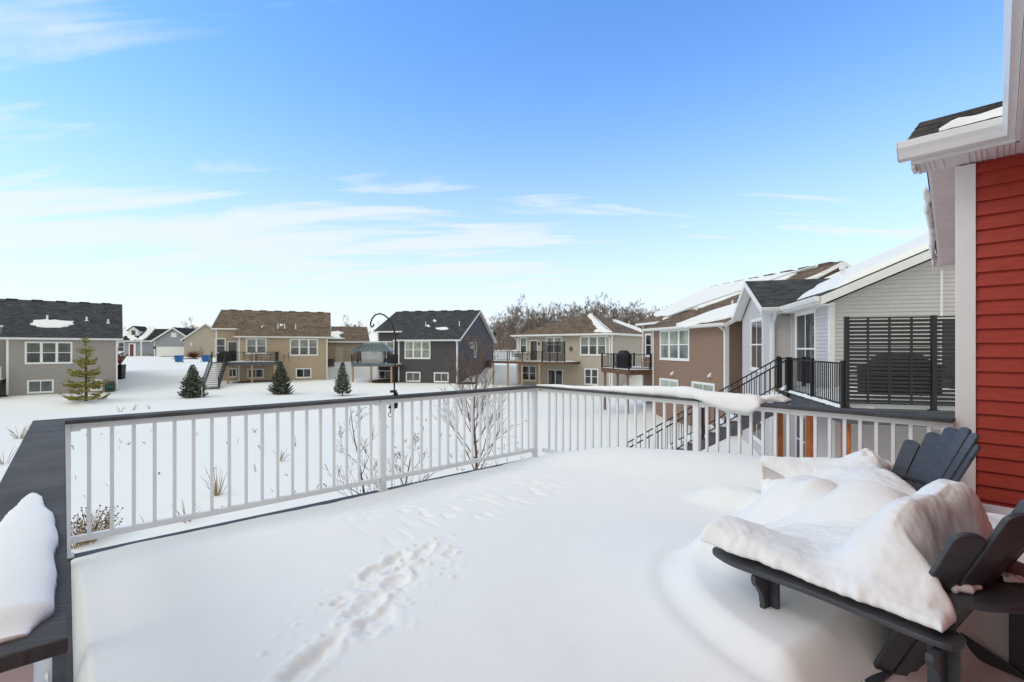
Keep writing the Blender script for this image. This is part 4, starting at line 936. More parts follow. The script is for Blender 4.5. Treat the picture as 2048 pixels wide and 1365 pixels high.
t = covered_grill((pp.x, pp.y, zd_+.01), math.atan2(dA.y, dA.x), 'black covered grill behind the privacy screen of the deck next door', .98)
t.scale = (1.15, 1.0, .98)
for i, (xx, lb) in enumerate(((4.1, 'black patio chair behind the right part of the privacy screen'),)):
    pp = ND.o+ND.x*xx+ND.y*1.0; patio_chair((pp.x, pp.y, zd_+.01), -.3, lb, m=BLACK)
# staircase down along -x from the deck's far left edge
n = 15; ztop = zd_; zbot = -2.62; run = 4.5; w0, w1 = 3.7, 4.72
ns_ = MB(); tr_ = MB(); sn_ = MB()
for i in range(n):
    x = -run*(i+1)/n; z = ztop-(ztop-zbot)*(i+1)/(n+1)
    tr_.box(x-.02, x+run/n, w0, w1, z-.035, z)
for yy in (w0-.03, w1+.03):
    pts_ = [(.0, yy-.02, ztop-.03)]
    for i in range(n+1):
        x = -run*i/n; z = ztop-(ztop-zbot)*(i+1)/(n+1); pts_ += [(x, yy-.02, z-.036), (x-run/n, yy-.02, z-.036)] if i < n else []
    pts_ += [(-run, yy-.02, zbot-.15), (-run+.15, yy-.02, zbot-.15), (.0, yy-.02, ztop-.45)]
    ns_.extr(pts_, (0, .04, 0))
STR = ND.part('staircase', tr_, GRAYDECK); ND.sub('stringer', ns_, GRAYDECK, STR)
for i in range(n):
    x = -run*(i+1)/n; z = ztop-(ztop-zbot)*(i+1)/(n+1)
    lumpy(ND, 'snow_cover', x+.02, x+run/n-.01, w0+.02, w1-.04, z, .14, i*1.7, parent=STR, nx_=5, ny_=10, fr=5)
for yy in (w0, w1):
    hr = MB(); dz = (zbot-ztop); hr.bar((0, yy, ztop+.93), (-run, yy, zbot+.93), .045, .035); hr.bar((0, yy, ztop+.10), (-run, yy, zbot+.10), .03, .03)
    for q in (0, -run*.5, -run): z = ztop+dz*(-q/run); hr.box(q-.035, q+.035, yy-.035, yy+.035, z-.25, z+1.0)
    ho = ND.part('stair_railing', hr, BLACK)
    nb = 34
    for i in range(nb):
        x = -run*(i+.5)/nb; z = ztop+dz*(i+.5)/nb; ND.sub('baluster', MB().box(x-.009, x+.009, yy-.009, yy+.009, z+.10, z+.92), BLACK, ho)


# ================================================================== our deck
def P2(px, py, z): p = at(px, py, z); return Vector((p.x, p.y, 0))
ZC = .955
C0 = P2(1075, 772.5, ZC); L0 = P2(130, 842, ZC); E0 = P2(1905, 839, ZC); F0 = P2(137, 1275, ZC)
U = (L0-C0).normalized(); Wv = (E0-C0).normalized(); LU = (L0-C0).length; LW_ = (E0-C0).length
ZV = Vector((0, 0, 1))
def uw(u, t, z=0): p = C0+U*u+Wv*t; return Vector((p.x, p.y, z))
decko = empty('wooden_deck', (C0.x, C0.y, -2.8), 0, 'wooden deck with dark border boards in the foreground, buried under snow', 'deck')
def dpart(name, mb, m, parent=None, **k):
    par = parent or decko
    return build(name, mb, m, par, off=(C0.x, C0.y, -2.8), **k)
DZ = -.04
e_ = .13
dpart('platform', MB().prism([uw(-e_+.14, -e_+.14, DZ), uw(LU+e_-.14, -e_+.14, DZ), uw(LU+e_-.14, 7.5, DZ), uw(-e_+.14, 7.5, DZ)], .035), GRAYDECK)
bd = MB(); bd.prism([uw(-e_, -e_, DZ+.004), uw(LU+e_, -e_, DZ+.004), uw(LU+e_-.14, -e_+.138, DZ+.004), uw(-e_+.14, -e_+.138, DZ+.004)], .03)
bd.prism([uw(LU+e_, -e_+.001, DZ+.004), uw(LU+e_, 7.5, DZ+.004), uw(LU+e_-.139, 7.5, DZ+.004), uw(LU+e_-.139, -e_+.14, DZ+.004)], .03)
bd.prism([uw(-e_, -e_+.001, DZ+.004), uw(-e_+.139, -e_+.14, DZ+.004), uw(-e_+.139, 7.5, DZ+.004), uw(-e_, 7.5, DZ+.004)], .03)
dpart('border_board', bd, DECKB)
fb = MB()
for a, b in ((uw(-e_+.03, -e_+.03, DZ-.16), uw(LU+e_-.03, -e_+.03, DZ-.16)), (uw(-e_+.03, -e_+.03, DZ-.16), uw(-e_+.03, 4.2, DZ-.16)), (uw(LU+e_-.03, -e_+.03, DZ-.16), uw(LU+e_-.03, 6, DZ-.16))): fb.bar(a, b, .04, .24)
dpart('fascia', fb, GRAYDECK)
for q in ((.15, .15), (2.3, .15), (LU-.1, .15), (.15, 2.2)):
    c = uw(*q); dpart('post', MB().box(c.x-.07, c.x+.07, c.y-.07, c.y+.07, -3.2, DZ-.28), CEDAR)

def our_rail(label, a, b, outn, posts, nbal, cap_poly, gap_post=.05, tshift=.075):
    """white aluminium railing from a to b with a dark cap board; outn = outward unit normal"""
    t = empty('deck_railing', (a.x, a.y, 0), 0, label, 'railing', 'white railings round the snowy deck')
    off = (a.x, a.y, 0); d = (b-a).normalized(); L = (b-a).length
    A_ = a+outn*tshift
    cap = MB().prism([Vector((p.x, p.y, ZC)) for p in cap_poly], .028); build('cap_board', cap, CAP, t, off=off, bevel=.004)
    seg = [0]+[p for p in posts if 0 < p < L]+[L]
    tr_ = MB(); bt = MB()
    for p in posts:
        c = A_+d*p; m_ = MB().bar(c+ZV*(-.035), c+ZV*(ZC-.030), .062, .062, up=outn)
        po = build('post', m_, WHITE, t, off=off, bevel=.003)
        build('post_base', MB().bar(c+ZV*(-.034), c+ZV*(-.018), .095, .095, up=outn), WHITE, po, off=off, bevel=.003)
    cuts = sorted(posts)
    for p0, p1, nb in zip(cuts[:-1], cuts[1:], nbal):
        q0, q1 = A_+d*(p0+.033), A_+d*(p1-.033)
        tr_.bar(q0+ZV*(ZC-.028-.024), q1+ZV*(ZC-.028-.024), .05, .045); bt.bar(q0+ZV*.085, q1+ZV*.085, .045, .045)
        for br_ in (q0+d*.02, q1-d*.02): tr_.bar(br_+ZV*(ZC-.09), br_+ZV*(ZC-.028), .062, .03, up=outn)
        for i in range(nb):
            f_ = p0+(p1-p0)*(i+1)/(nb+1); c = A_+d*f_
            build('baluster', MB().bar(c+ZV*.108, c+ZV*(ZC-.076), .024, .024, up=outn), WHITE, t, off=off)
    build('top_rail', tr_, WHITE, t, off=off, bevel=.003); build('bottom_rail', bt, WHITE, t, off=off, bevel=.003)
    return t
cw_ = .165
def cpol(*q): return [uw(a, b) for a, b in q]
mid1 = (P2(760, 792.5, ZC)-C0).length; mid2 = (P2(1363, 800.7, ZC)-C0).length
our_rail('long white railing at the left back of the deck, with the feeder pole clamped on', C0, L0, -Wv, [-.02, mid1, LU-.0], [18, 18], cpol((-cw_, -cw_), (LU+cw_, -cw_), (LU, 0), (.0, 0)))
our_rail('white railing on the right back of the deck, its cap board piled with snow', C0, E0, -U, [mid2, LW_-.03], [17], cpol((-cw_, -cw_+.002), (0, .002), (0, LW_), (-cw_, LW_)))
RR = bpy.data.objects['deck_railing.001']
A_ = C0-U*.075
for i in range(17):     # bay between the corner post and the middle post
    c = A_+Wv*(.02+(mid2-.02)*(i+1)/18); build('baluster', MB().bar(c+ZV*.108, c+ZV*(ZC-.076), .024, .024, up=-U), WHITE, RR, off=(C0.x, C0.y, 0))
q0, q1 = A_+Wv*.03, A_+Wv*(mid2-.033)
build('top_rail', MB().bar(q0+ZV*(ZC-.052), q1+ZV*(ZC-.052), .05, .045), WHITE, RR, off=(C0.x, C0.y, 0)); build('bottom_rail', MB().bar(q0+ZV*.085, q1+ZV*.085, .045, .045), WHITE, RR, off=(C0.x, C0.y, 0))
W3 = (F0-L0).normalized(); L3 = (F0-L0).length
our_rail('near white railing along the left edge with a wide wood grained dark cap under snow', L0, F0, U, [.1, 1.75, L3-.12], [15, 14], [uw(LU, .002), uw(LU+cw_, -cw_+.002), F0+U*(cw_+.03), F0])
# snow lying on the cap boards
def loft(name, pts, fn, label, base, m=SNOW, seed=0, nseg=14, amp=.02, fr=9, par=None):
    """pts along the board; fn(t) -> (left offset, right offset, height, droop left, droop right, left vector)"""
    mb = MB(); vs_ = []; n = len(pts)
    for i, p in enumerate(pts):
        a, b, h, dl, dr_, lv = fn(i/(n-1))
        for k in range(nseg+1):
            u = k/nseg; ang = PI*u; x = -math.cos(ang)     # -1..1
            off = (b+a)/2*0; xx = a+(b-a)*(x+1)/2
            zz_ = h*math.sin(ang)**.5-(dl*(1-u)**5+dr_*u**5)
            q = p+lv*xx+ZV*zz_
            nzv = mnoise.noise(q*fr+Vector((seed, 0, 0)))*amp*min(1, h*14)+mnoise.noise(q*fr*4)*amp*.25*min(1, h*14)
            q = q+ZV*nzv*math.sin(ang)+lv*mnoise.noise(q*fr*1.3+Vector((0, seed, 5)))*amp*1.1*(abs(x)**2)
            vs_.append(q)
        vs_.append(p+lv*(b-.02)-ZV*dr_*.8); vs_.append(p+lv*(a+.02)-ZV*dl*.8)
    k = nseg+3
    fs = [(i*k+j, i*k+(j+1) % k, (i+1)*k+(j+1) % k, (i+1)*k+j) for i in range(n-1) for j in range(k)]
    fs += [tuple(range(k))[::-1], tuple((n-1)*k+j for j in range(k))]
    mb.add(vs_, fs); o = build(name, mb, m, par, smooth=True, off=base, loc=base if par is None else None)
    if par is None: tag(o, label, 'snow')
    return o
# right railing cap: from just left of the corner to the cornice
tEnd = (P2(1497, 811, ZC)-C0).length; tp = (P2(1363, 800.7, ZC)-C0).length
NP = 110; pts_ = [C0-Wv*.10*0+Wv*(-.07+(tEnd+.10)*i/(NP-1))+ZV*ZC for i in range(NP)]
def fR(t):
    s_ = -.07+(tEnd+.10)*t
    h = .010+.020*sm(-.07, .25, s_)+.035*sm(.5, 1.3, s_)+.045*sm(1.2, tp-.1, s_)-.035*sm(tp-.1, tp+.25, s_)
    inn = .05*sm(tp-.3, tp+.25, s_)              # leans over the inside edge
    endf = 1-sm(tEnd-.03, tEnd+.03, s_)*.6
    dr_ = .0+.11*sm(tp+.0, tp+.42, s_)*(1-.6*sm(tEnd-.06, tEnd+.03, s_))
    return (.012+.02*(1-sm(0, .5, s_))-inn, .155, h*endf+.002, dr_, 0.0, -U)
loft('snow_ridge', pts_, fR, 'smooth ridge of snow on the right railing cap, drooping over the inner side', (C0.x, C0.y, ZC), seed=3, amp=.012, fr=6)
# slab of snow sliding off outward beyond the railing
NP = 34; pts_ = [C0+Wv*(tEnd-.30+.42*i/(NP-1))-U*(.12+.30*(i/(NP-1)))+ZV*(ZC+.012) for i in range(NP)]
def fR2(t):
    tap = min(1, (1-t)*6)
    return (-.08, .10, (.04+.012*math.sin(t*9))*tap+.006, .015, .01, -U)
loft('snow_ledge', pts_, fR2, 'jagged ledge of snow jutting out past the right railing towards the staircase', (C0.x, C0.y, ZC+.01), seed=8, amp=.02, fr=14)
# near left cap
s0 = (P2(95, 985, ZC)-L0).dot(W3)
NP = 220; pts_ = [L0+W3*(s0+(L3-.05-s0)*i/(NP-1))+ZV*ZC for i in range(NP)]
def fL(t):
    g_ = sm(0, .50, t); e2 = 1-sm(.93, 1, t)
    rd = 1-math.sqrt(min(1, t/.07)); rg = .006*nz3(t*7, 2)+.002*nz3(t*41, 7)+.0015*nz3(t*190, 4); return (.062-.042*g_+.022*rd+rg+.03*(1-e2), .110+.046*g_-.022*rd+rg-.03*(1-e2), (.006+.030*sm(0, .5, t))*(.25+.75*e2), .0, .0, U)
loft('snow_strip', pts_, fL, 'rounded strip of snow on the wood grained cap board at the left edge', (L0.x, L0.y, ZC), seed=5, amp=.007, fr=4)

# deck snow: one height field
foot = [(P2(900, 1100, .22), .05, .03, .3), (P2(850, 1092, .22), .13, .045, .30), (P2(788, 1112, .22), .13, .06, .42), (P2(745, 1142, .2), .10, .05, .45), (P2(790, 1165, .2), .14, .06, .30), (P2(735, 1210, .2), .14, .07, .38), (P2(672, 1208, .2), .04, .03, .35), (P2(755, 1250, .2), .12, .07, .35), (P2(622, 1335, .2), .17, .062, .75)]
SC_ = P2(780, 1155, .22)
fdir = (P2(870, 1080, .2)-P2(590, 1360, .2)).normalized(); fper = Vector((-fdir.y, fdir.x, 0))
CH1 = Vector((1.70, 1.73, 0)); q1_ = Vector((.866, .5, 0)); d1_ = Vector((-.5, .866, 0))
def c1(x, y, z=0): p = CH1+q1_*x+d1_*y; return Vector((p.x, p.y, z))
def hsnow(x, y):
    p = Vector((x, y, 0)); r_ = p-C0
    # skewed deck coordinates
    det = U.x*Wv.y-U.y*Wv.x; s_ = (r_.x*Wv.y-r_.y*Wv.x)/det; t_ = (U.x*r_.y-U.y*r_.x)/det
    h = .03+.17*sm(.10, 1.3, t_+.10*math.sin(s_*2.1))+.06*sm(1, 3, t_)
    h += .10*sm(-.05, .35, t_)*(1-sm(0, .8, s_)); h += .15*sm(.0, 3.2, t_)*(1-sm(.0, 1.9, s_))            # drift banked against the right railing
    h = min(h, .02+max(0, t_+.05)*.75+.10*(1-sm(0, .6, s_)))
    h *= 1-.55*sm(LU-.5, LU, s_)*(1-sm(1.2, 2.2, t_))*.6
    h += .012*nz3(x*.9, y*.9, 2)+.004*nz3(x*5, y*5, 7)
    # wind scallops near the left railing
    amp = .011*sm(.12, .3, t_)*(1-sm(.8, 1.5, t_))*sm(.3, .8, s_)*(1-sm(3.7, 4.5, s_))
    ph = (t_*1.0+.16*math.sin(s_*3.4+1)+.10*nz3(s_*1.5, t_, 3))*34
    h += amp*1.3*(abs(math.sin(ph*.5))**.6-.6)*(.6+.8*nz3(s_*3, t_*3, 1))
    amp2 = .012*sm(.7, 1.0, t_)*(1-sm(1.5, 2.0, t_))*sm(.9, 1.3, s_)*(1-sm(2.6, 3.4, s_))
    h -= amp2*max(0, nz3(s_*16, t_*5, 5)-.15)*3
    # footprints: elongated pits with crumbled rims
    dist = 0
    for c, la, lb, dp in foot:
        dd_ = p-c; a = dd_.dot(fdir)/la; b = dd_.dot(fper)/lb; rr = math.sqrt(a*a+b*b)+.42*nz3(x*7, y*7, la*9)+.22*nz3(x*19, y*19, la*5)
        if rr < 2.2:
            h -= .048*dp*(1-sm(.60, 1.05, rr)); h += .010*math.exp(-((rr-1.3)/.25)**2)*(.5+nz3(x*12, y*12, 3)); dist = max(dist, 1-sm(1.0, 2.2, rr))
    if dist: h += dist*(.009*nz3(x*20, y*20, 8)+.007*abs(nz3(x*48, y*48, 9)))
    dd_ = p-SC_; a = dd_.dot(fdir)/.46; b = dd_.dot(fper)/.19; rr = math.sqrt(a*a+b*b)+.3*nz3(x*5, y*5, 2)
    if rr < 1.2:
        k_ = 1-sm(.6, 1.15, rr); h += k_*(.016*nz3(x*11, y*11, 1)-.010+.009*abs(nz3(x*30, y*30, 6))+.006*abs(nz3(x*60, y*60, 2)))
    clod = nz3(x*26, y*26, 11)-.38
    if clod > 0 and rr < 2.4: h += clod*.055*(1-sm(1.0, 2.4, rr))
    # scoured hollow round the near chair, with a rim
    lx = (p-CH1).dot(q1_); ly = (p-CH1).dot(d1_)
    rim = math.sqrt(((lx+.10)/.66)**2+((ly-.28)/.92)**2)
    inside = 1-sm(.80, 1.03, rim); around = math.exp(-max(0, rim-1)**2*5)
    h = h+(max(h, .33)-h)*around
    tgt = .17+.24*sm(.06, .34, ly)+.10*sm(-.34, -.05, lx)*sm(.1, .3, ly)
    h = h*(1-inside)+tgt*inside+.012*math.exp(-((rim-1.08)/.10)**2)*(lx < .3)
    # banked mounds between the chairs
    for (mx, my, sx_, sy_, hh, an) in MOUNDS:
        ca, sa_ = math.cos(an), math.sin(an); dx2, dy2 = x-mx, y-my; a = (dx2*ca+dy2*sa_)/sx_; b = (-dx2*sa_+dy2*ca)/sy_
        rr = math.sqrt(a*a+b*b)+.10*nz3(x*2.2, y*2.2, mx)
        if rr < 1.6: h += max(0, hh-max(0, h-.38))*(1-sm(.15, 1.45, rr))
    wd = (p-Vector((3.30, 3.43, 0))).dot(Vector((-.7227, -.6912, 0)))      # distance out from the red wall
    if t_ > LW_-.1: h = h*(.22+.78*sm(.02, .42, wd))
    return max(h, .004)
MOUNDS = []
def mnd(px, py, z, sx_, sy_, hh, an=0):
    p = at(px, py, z); MOUNDS.append((p.x, p.y, sx_, sy_, hh, an))
MOUNDS += [(1.95, 2.48, .42, .38, .43, .3), (1.92, 3.05, .36, .30, .33, .2), (2.55, 2.45, .34, .30, .28, 0), (1.72, 3.55, .30, .16, .10, -.6), (2.35, 2.15, .3, .3, .25, 0)]
g = MB(); ns, nt_ = 380, 520; vs_ = []
for j in range(nt_+1):
    t_ = .0+6.5*j/nt_
    smin = -.10-.06*sm(LW_-.02, LW_+.03, t_)
    for i in range(ns+1):
        s_ = smin+(LU-.03-smin)*i/ns; t2 = t_+(-.07*(1-sm(.25, .8, s_))+.03*nz3(s_*1.6, 3)+.012*nz3(s_*6, 5))*(1-sm(0, .3, t_)); p = uw(s_, t2); h = hsnow(p.x, p.y)
        eg = min(1, i/4, j/3, (ns-i)/4) if t_ < LW_ else min(1, (i+2)/4)
        vs_.append((p.x, p.y, DZ+.006+h*eg**.5 if eg > 0 else DZ+.005))
g.add(vs_, [(j*(ns+1)+i, j*(ns+1)+i+1, (j+1)*(ns+1)+i+1, (j+1)*(ns+1)+i) for j in range(nt_) for i in range(ns)])
tag(build('deck_snow', g, SNOW, smooth=True), 'smooth white snow with footprints covering the foreground deck', 'snow', kind='stuff')

# ================================================================== our red house
KH = Vector((3.30, 3.43)); wH = Vector((.6912, -.7227))
HO = House('house', KH, wH, 0.0, 'red sided house corner with white corner board, gutter and soffit at the right edge')
m = MB().box(.005, .65, .005, 1.8, -2.6, 2.81); lap(m, [(.083, -.02), (.66, -.02), (.66, 2.79), (.083, 2.79)], fy(0), d=.020)
m.box(.66, 1.0, -6.0, .0, -2.6, 2.81); lap(m, [(-6.0, -.02), (0, -.02), (0, 2.79), (-6.0, 2.79)], fx(.66, -1), d=.02)
HO.part('wall', m, REDS)
HO.part('corner_board', MB().box(-.026, .082, -.026, .0, -.05, 2.80).box(-.026, -.001, .001, .11, -.05, 2.80), TRIM, bevel=.003)
SOF = mat('white_soffit', (.70, .67, .66), .5, .3)
ys = .62; zr_, z0_, zf_ = 3.43, 2.965, 2.50; yb_ = 2.0; xo = -.25
r = MB(); slab(r, [(xo-.02, -.31, z0_), (1.5, -.31, z0_), (1.5, ys, zr_), (xo-.02, ys, zr_)], th=.03); slab(r, [(xo-.02, ys, zr_), (1.5, ys, zr_), (1.5, yb_, zf_), (xo-.02, yb_, zf_)], th=.03)
xg = .25
slab(r, [(xg+.05, -.31, z0_+.001), (xg+.05, -6, z0_+.001), (3, -6, 4.2), (3, -.31, 4.2)], th=.03, slope_axis=0)
rO = HO.part('roof', r, SH_BLK)
# shingle butts: thin raised courses so the near roof edge reads as shingles
sb = MB()
for i in range(8):
    y0 = -.31+i*.115; z0 = z0_+(y0+.31)*(zr_-z0_)/(ys+.31); y1 = y0+.12; z1 = z0_+(y1+.31)*(zr_-z0_)/(ys+.31); x = xo-.03; rnd = random.Random(i)
    while x < 1.2:
        w_ = rnd.uniform(.12, .3); hh = rnd.choice((.004, .008, .011)); sb.add([(x, y0, z0+hh+.003), (x+w_-.006, y0, z0+hh+.003), (x+w_-.006, y1, z1+.003), (x, y1, z1+.003), (x, y0, z0), (x+w_-.006, y0, z0)], [(0, 1, 2, 3), (4, 5, 1, 0), (4, 0, 3)]); x += w_
HO.sub('shingle_course', sb, mat('weathered_shingle', (.055, .045, .038), .9, .2, noise=(7, .55)), rO)
f = MB(); f.box(xo, xg+.02, -.29, -.268, 2.81, 2.955); f.box(xg+.02, xg+.042, -6, -.29, 2.81, 2.955)
f.box(xo, xo+.02, -.267, -.10, 2.785, 2.955)
for (a, b) in (((ys, zr_-.03), (yb_, zf_-.03)), ((-.1, z0_+.06), (ys, zr_-.03))):
    f.extr([(xo, a[0], a[1]), (xo, b[0], b[1]), (xo, b[0], b[1]-.14), (xo, a[0], a[1]-.14)], (.022, 0, 0))
f.box(xo, -.03, yb_-.02, yb_+.0, zf_-.20, zf_-.035)
HO.part('fascia', f, TRIM)
so = MB()
def soff(p0, px_, py_, nrib, L):     # ribbed soffit panel in plane p0 + a*px_ + b*py_, ribs across px_
    p0, px_, py_ = Vector(p0), Vector(px_), Vector(py_); n_ = px_.cross(py_).normalized(); n_ = n_ if n_.z < 0 else -n_
    so.add([p0, p0+px_, p0+px_+py_, p0+py_], [(0, 1, 2, 3)])
    w_ = px_.length/nrib; ux = px_.normalized()
    for i in range(nrib):
        q = p0+ux*(i*w_); so.extr([q, q+ux*w_*.12, q+ux*w_*.12+n_*.004, q+n_*.004], py_)
        if i % 3 != 1:
            for k in range(3): r_ = q+ux*w_*(.3+.2*k); so.extr([r_, r_+ux*w_*.06, r_+ux*w_*.06+n_*.003, r_+n_*.003], py_)
soff((xo+.02, -.266, 2.81), (1.2, 0, 0), (0, .262, 0), 9, 1)
soff((xg+.04, -.27, 2.8105), (0, -5.5, 0), (.40, 0, 0), 42, 1)
dy_s = yb_-ys; soff((xo+.02, ys, zr_-.17), (0, dy_s, zf_-zr_), (-xo-.02, 0, 0), 12, 1)
soff((xo+.02, -.1, z0_-.09), (0, ys+.1, zr_-.17-z0_+.09), (-xo-.02, 0, 0), 6, 1)
HO.part('soffit', so, SOF)
m = MB(); m.box(-.02, .0, .11, yb_, 2.0, 2.3)
m.extr([(0.0, -.002, 2.80), (0, yb_-.1, 2.3), (0, yb_-.1, 2.6), (0, ys, zr_-.15), (0, 0, 2.95)], (.02, 0, 0)); HO.part('gable_wall', m, REDS)
# K-style gutter swept along the eaves, mitred at the inside corner
prof = [(0, 0), (0, -.115), (.078, -.115), (.098, -.075), (.118, -.045), (.125, -.006), (.125, 0), (.112, 0), (.112, -.01), (.004, -.01)]
gt = MB(); vs_ = []
zt = 2.952; yg, n = -.292, len(prof)
secs = [((xo-.06, yg), (0, -1)), ((xg+.018, yg), (-.45, -1)), ((xg+.018, -6.0), (-.45, 0))]
for (bx_, by_), (nx_, ny_) in secs:
    for a, z in prof: vs_.append((bx_+nx_*a, by_+ny_*a, zt+z))
gt.add(vs_, [(k*n+i, k*n+(i+1) % n, (k+1)*n+(i+1) % n, (k+1)*n+i) for k in range(2) for i in range(n)]+[tuple(range(n))[::-1], tuple(2*n+i for i in range(n))])
gt.extr([(xo-.062, yg-p_[0], zt+p_[1]+.001) for p_ in prof[:7]], (-.006, 0, 0))
HO.part('gutter', gt, WHITE, bevel=.003)
# snow behind the gutter in the valley, frozen snow on the far rake
vs_ = []; n = 26
for i in range(n+1):
    x = -.09+i*(xg+.5+.09)/n
    for k in range(9):
        v = k/8; y = -.40+v*(.02+.42*sm(-.09, .3, x)); z = z0_+max(0, (y+.31))*(zr_-z0_)/(ys+.31)+(.012+.06*sm(-.12, .02, x))*math.sin(PI*min(1, v*1.0))**.5+.005*nz3(x*20, y*20)
        vs_.append((x, y, z))
m = MB().add(vs_, [(i*9+k, i*9+k+1, (i+1)*9+k+1, (i+1)*9+k) for i in range(n) for k in range(8)]); HO.sub('snow_patch', m, SNOW, rO, smooth=True)
m = MB(); rnd = random.Random(4)
pts_ = []
for i in range(30):
    t_ = .40+.58*i/29; y = ys+(yb_-ys)*t_; z = zr_-.05+(zf_-zr_)*t_
    m.sphere((xo-.035+rnd.uniform(-.01, .01), y, z-.03-.05*(i > 25)), rnd.uniform(.025, .055), 8, 6, (.6, 1.3, 1.5))
for i in range(5): y = ys+(yb_-ys)*(.86+.028*i); z = zr_-.1+(zf_-zr_)*(.86+.028*i); m.tube([(xo-.04, y, z), (xo-.04, y, z-rnd.uniform(.1, .2))], [.02, .002], 6)
io = HO.sub('ice_crust', m, SNOW, rO); rm = io.modifiers.new('r', 'REMESH'); rm.mode = 'VOXEL'; rm.voxel_size = .014; rm.use_smooth_shade = True

# ================================================================== chairs
def ribbon_slat(mb, c0, c1_, w0, w1, nrm, th=.018):
    """one back slat from c0 to c1_ (centre line), rounded top, facing nrm"""
    c0, c1_, nrm = Vector(c0), Vector(c1_), Vector(nrm).normalized(); d = (c1_-c0); L = d.length; d.normalize(); s_ = d.cross(nrm).normalized()
    nrm = s_.cross(d).normalized()
    out_ = [(-w0/2, 0)]; r_ = w1/2; n = 10
    for i in range(n+1):
        a = PI-PI*i/n; out_.append((r_*math.cos(a), L-r_*.55+r_*.55*math.sin(a)))
    out_.append((w0/2, 0))
    mb.extr([c0+s_*a+d*b-nrm*th/2 for a, b in out_], nrm*th)
def rounded_poly(pts, r, z):
    out_ = []; n = len(pts)
    for i in range(n):
        p = Vector(pts[i]); a = Vector(pts[i-1]); b = Vector(pts[(i+1) % n]); da = (a-p).normalized(); db = (b-p).normalized(); rr = min(r, (a-p).length*.45, (b-p).length*.45)
        for k in range(5):
            t = k/4; q = (p+da*rr)*(1-t)**2+p*2*t*(1-t)+(p+db*rr)*t*t; out_.append((q.x, q.y, z))
    return out_
def adirondack(loc, rz, label):
    t = empty('adirondack_chair', loc, rz, label, 'chair', 'charcoal adirondack chairs on the deck')
    bv = .004
    for sx in (-1, 1):
        arm = rounded_poly([(sx*.345, -.10), (sx*.47, -.10), (sx*.49, .30), (sx*.54, .62), (sx*.50, .74), (sx*.40, .74), (sx*.37, .60), (sx*.345, .2)], .06, .575)
        build('armrest', MB().prism(arm, .021), CHAIR, t, bevel=bv)
        for nm, yy, zt_ in (('leg', -.05, .548), ('leg', .52, .548)):
            lg = build(nm, MB().box(sx*.40-.012, sx*.40+.012, yy-.040, yy+.040, 0.0, zt_), CHAIR, t, bevel=bv)
            o_x = sx*.415; br = [(0, .545), (.098, .545), (.100, .525), (.092, .505), (.070, .485), (.048, .455), (.038, .42), (.040, .38), (.050, .34), (.052, .30), (.042, .26), (.022, .225), (0, .20)]
            sd = sx
            build('arm_bracket', MB().extr([(sx*.415+sd*a, yy-.011, z) for a, z in br], (0, .022, 0)), CHAIR, lg, bevel=.003)
        build('side_board', MB().extr([(sx*.37, -.30, .0), (sx*.37, -.22, .0), (sx*.37, .50, .27), (sx*.37, .60, .31), (sx*.37, .60, .36), (sx*.37, .52, .375), (sx*.37, .0, .20), (sx*.37, -.30, .07)], (sx*.012, 0, 0)), CHAIR, t, bevel=bv)
    # crescent shaped rear support
    cr = []
    for i in range(25): a = PI*i/24; cr.append((.31*math.cos(a), .03-.235*math.sin(a), .655))
    for i in range(13): a = PI-PI*i/12; cr.append((.245*math.cos(a)*.98, .05-.085*math.sin(a), .655))
    build('back_support', MB().prism(cr, .026), CHAIR, t, bevel=bv)
    for sx in (-1, 1): build('upright', MB().bar((sx*.385, -.05, .58), (sx*.29, .0, .628), .05, .03), CHAIR, t, bevel=bv)
    n = 7; tops = [.89, .965, 1.02, 1.04, 1.02, .965, .89]
    for i in range(n):
        a = (i-(n-1)/2)/((n-1)/2)
        xb, xm = a*.215, a*.25; xt = a*.325
        dip = .085*math.sqrt(max(0, 1-(a*.98)**2)); yb0 = .24-dip*.75; ym = .05-dip; 
        z0, zm = .17, .645; sl = (ym-yb0)/(zm-z0); zt_ = tops[i]; yt = ym+sl*(zt_-zm)*1.15-.01; xt2 = xm+(xt-xm)*(zt_-zm)/.3
        m_ = MB(); nr = Vector((-a*.55, 1, 0)); 
        ribbon_slat(m_, (xb, yb0, z0), (xt2, yt, zt_), .070, .108, nr); build('back_slat', m_, CHAIR, t, bevel=.004)
    for i in range(5):
        y0 = .20+i*.086; z = .215+(y0-.05)*.27; build('seat_slat', MB().bar((-.355, y0, z), (.355, y0, z), .078, .02, up=(0, -.27, 1)), CHAIR, t, bevel=.003)
    return t
ang1 = math.atan2(q1_.y, q1_.x)
adirondack((CH1.x, CH1.y, DZ+.02), ang1, 'nearest charcoal adirondack chair, seen from behind with snow heaped in its seat')
CH2 = Vector((2.63, 2.98, 0)); a2 = math.radians(75)
adirondack((CH2.x, CH2.y, DZ+.02), a2, 'charcoal adirondack chair by the white corner board of the red house').scale = (.93, .93, .95)
q2_ = Vector((math.cos(a2), math.sin(a2), 0)); d2_ = Vector((-math.sin(a2), math.cos(a2), 0))
def c2(x, y, z=0): p = CH2+q2_*x+d2_*y; return Vector((p.x, p.y, z))
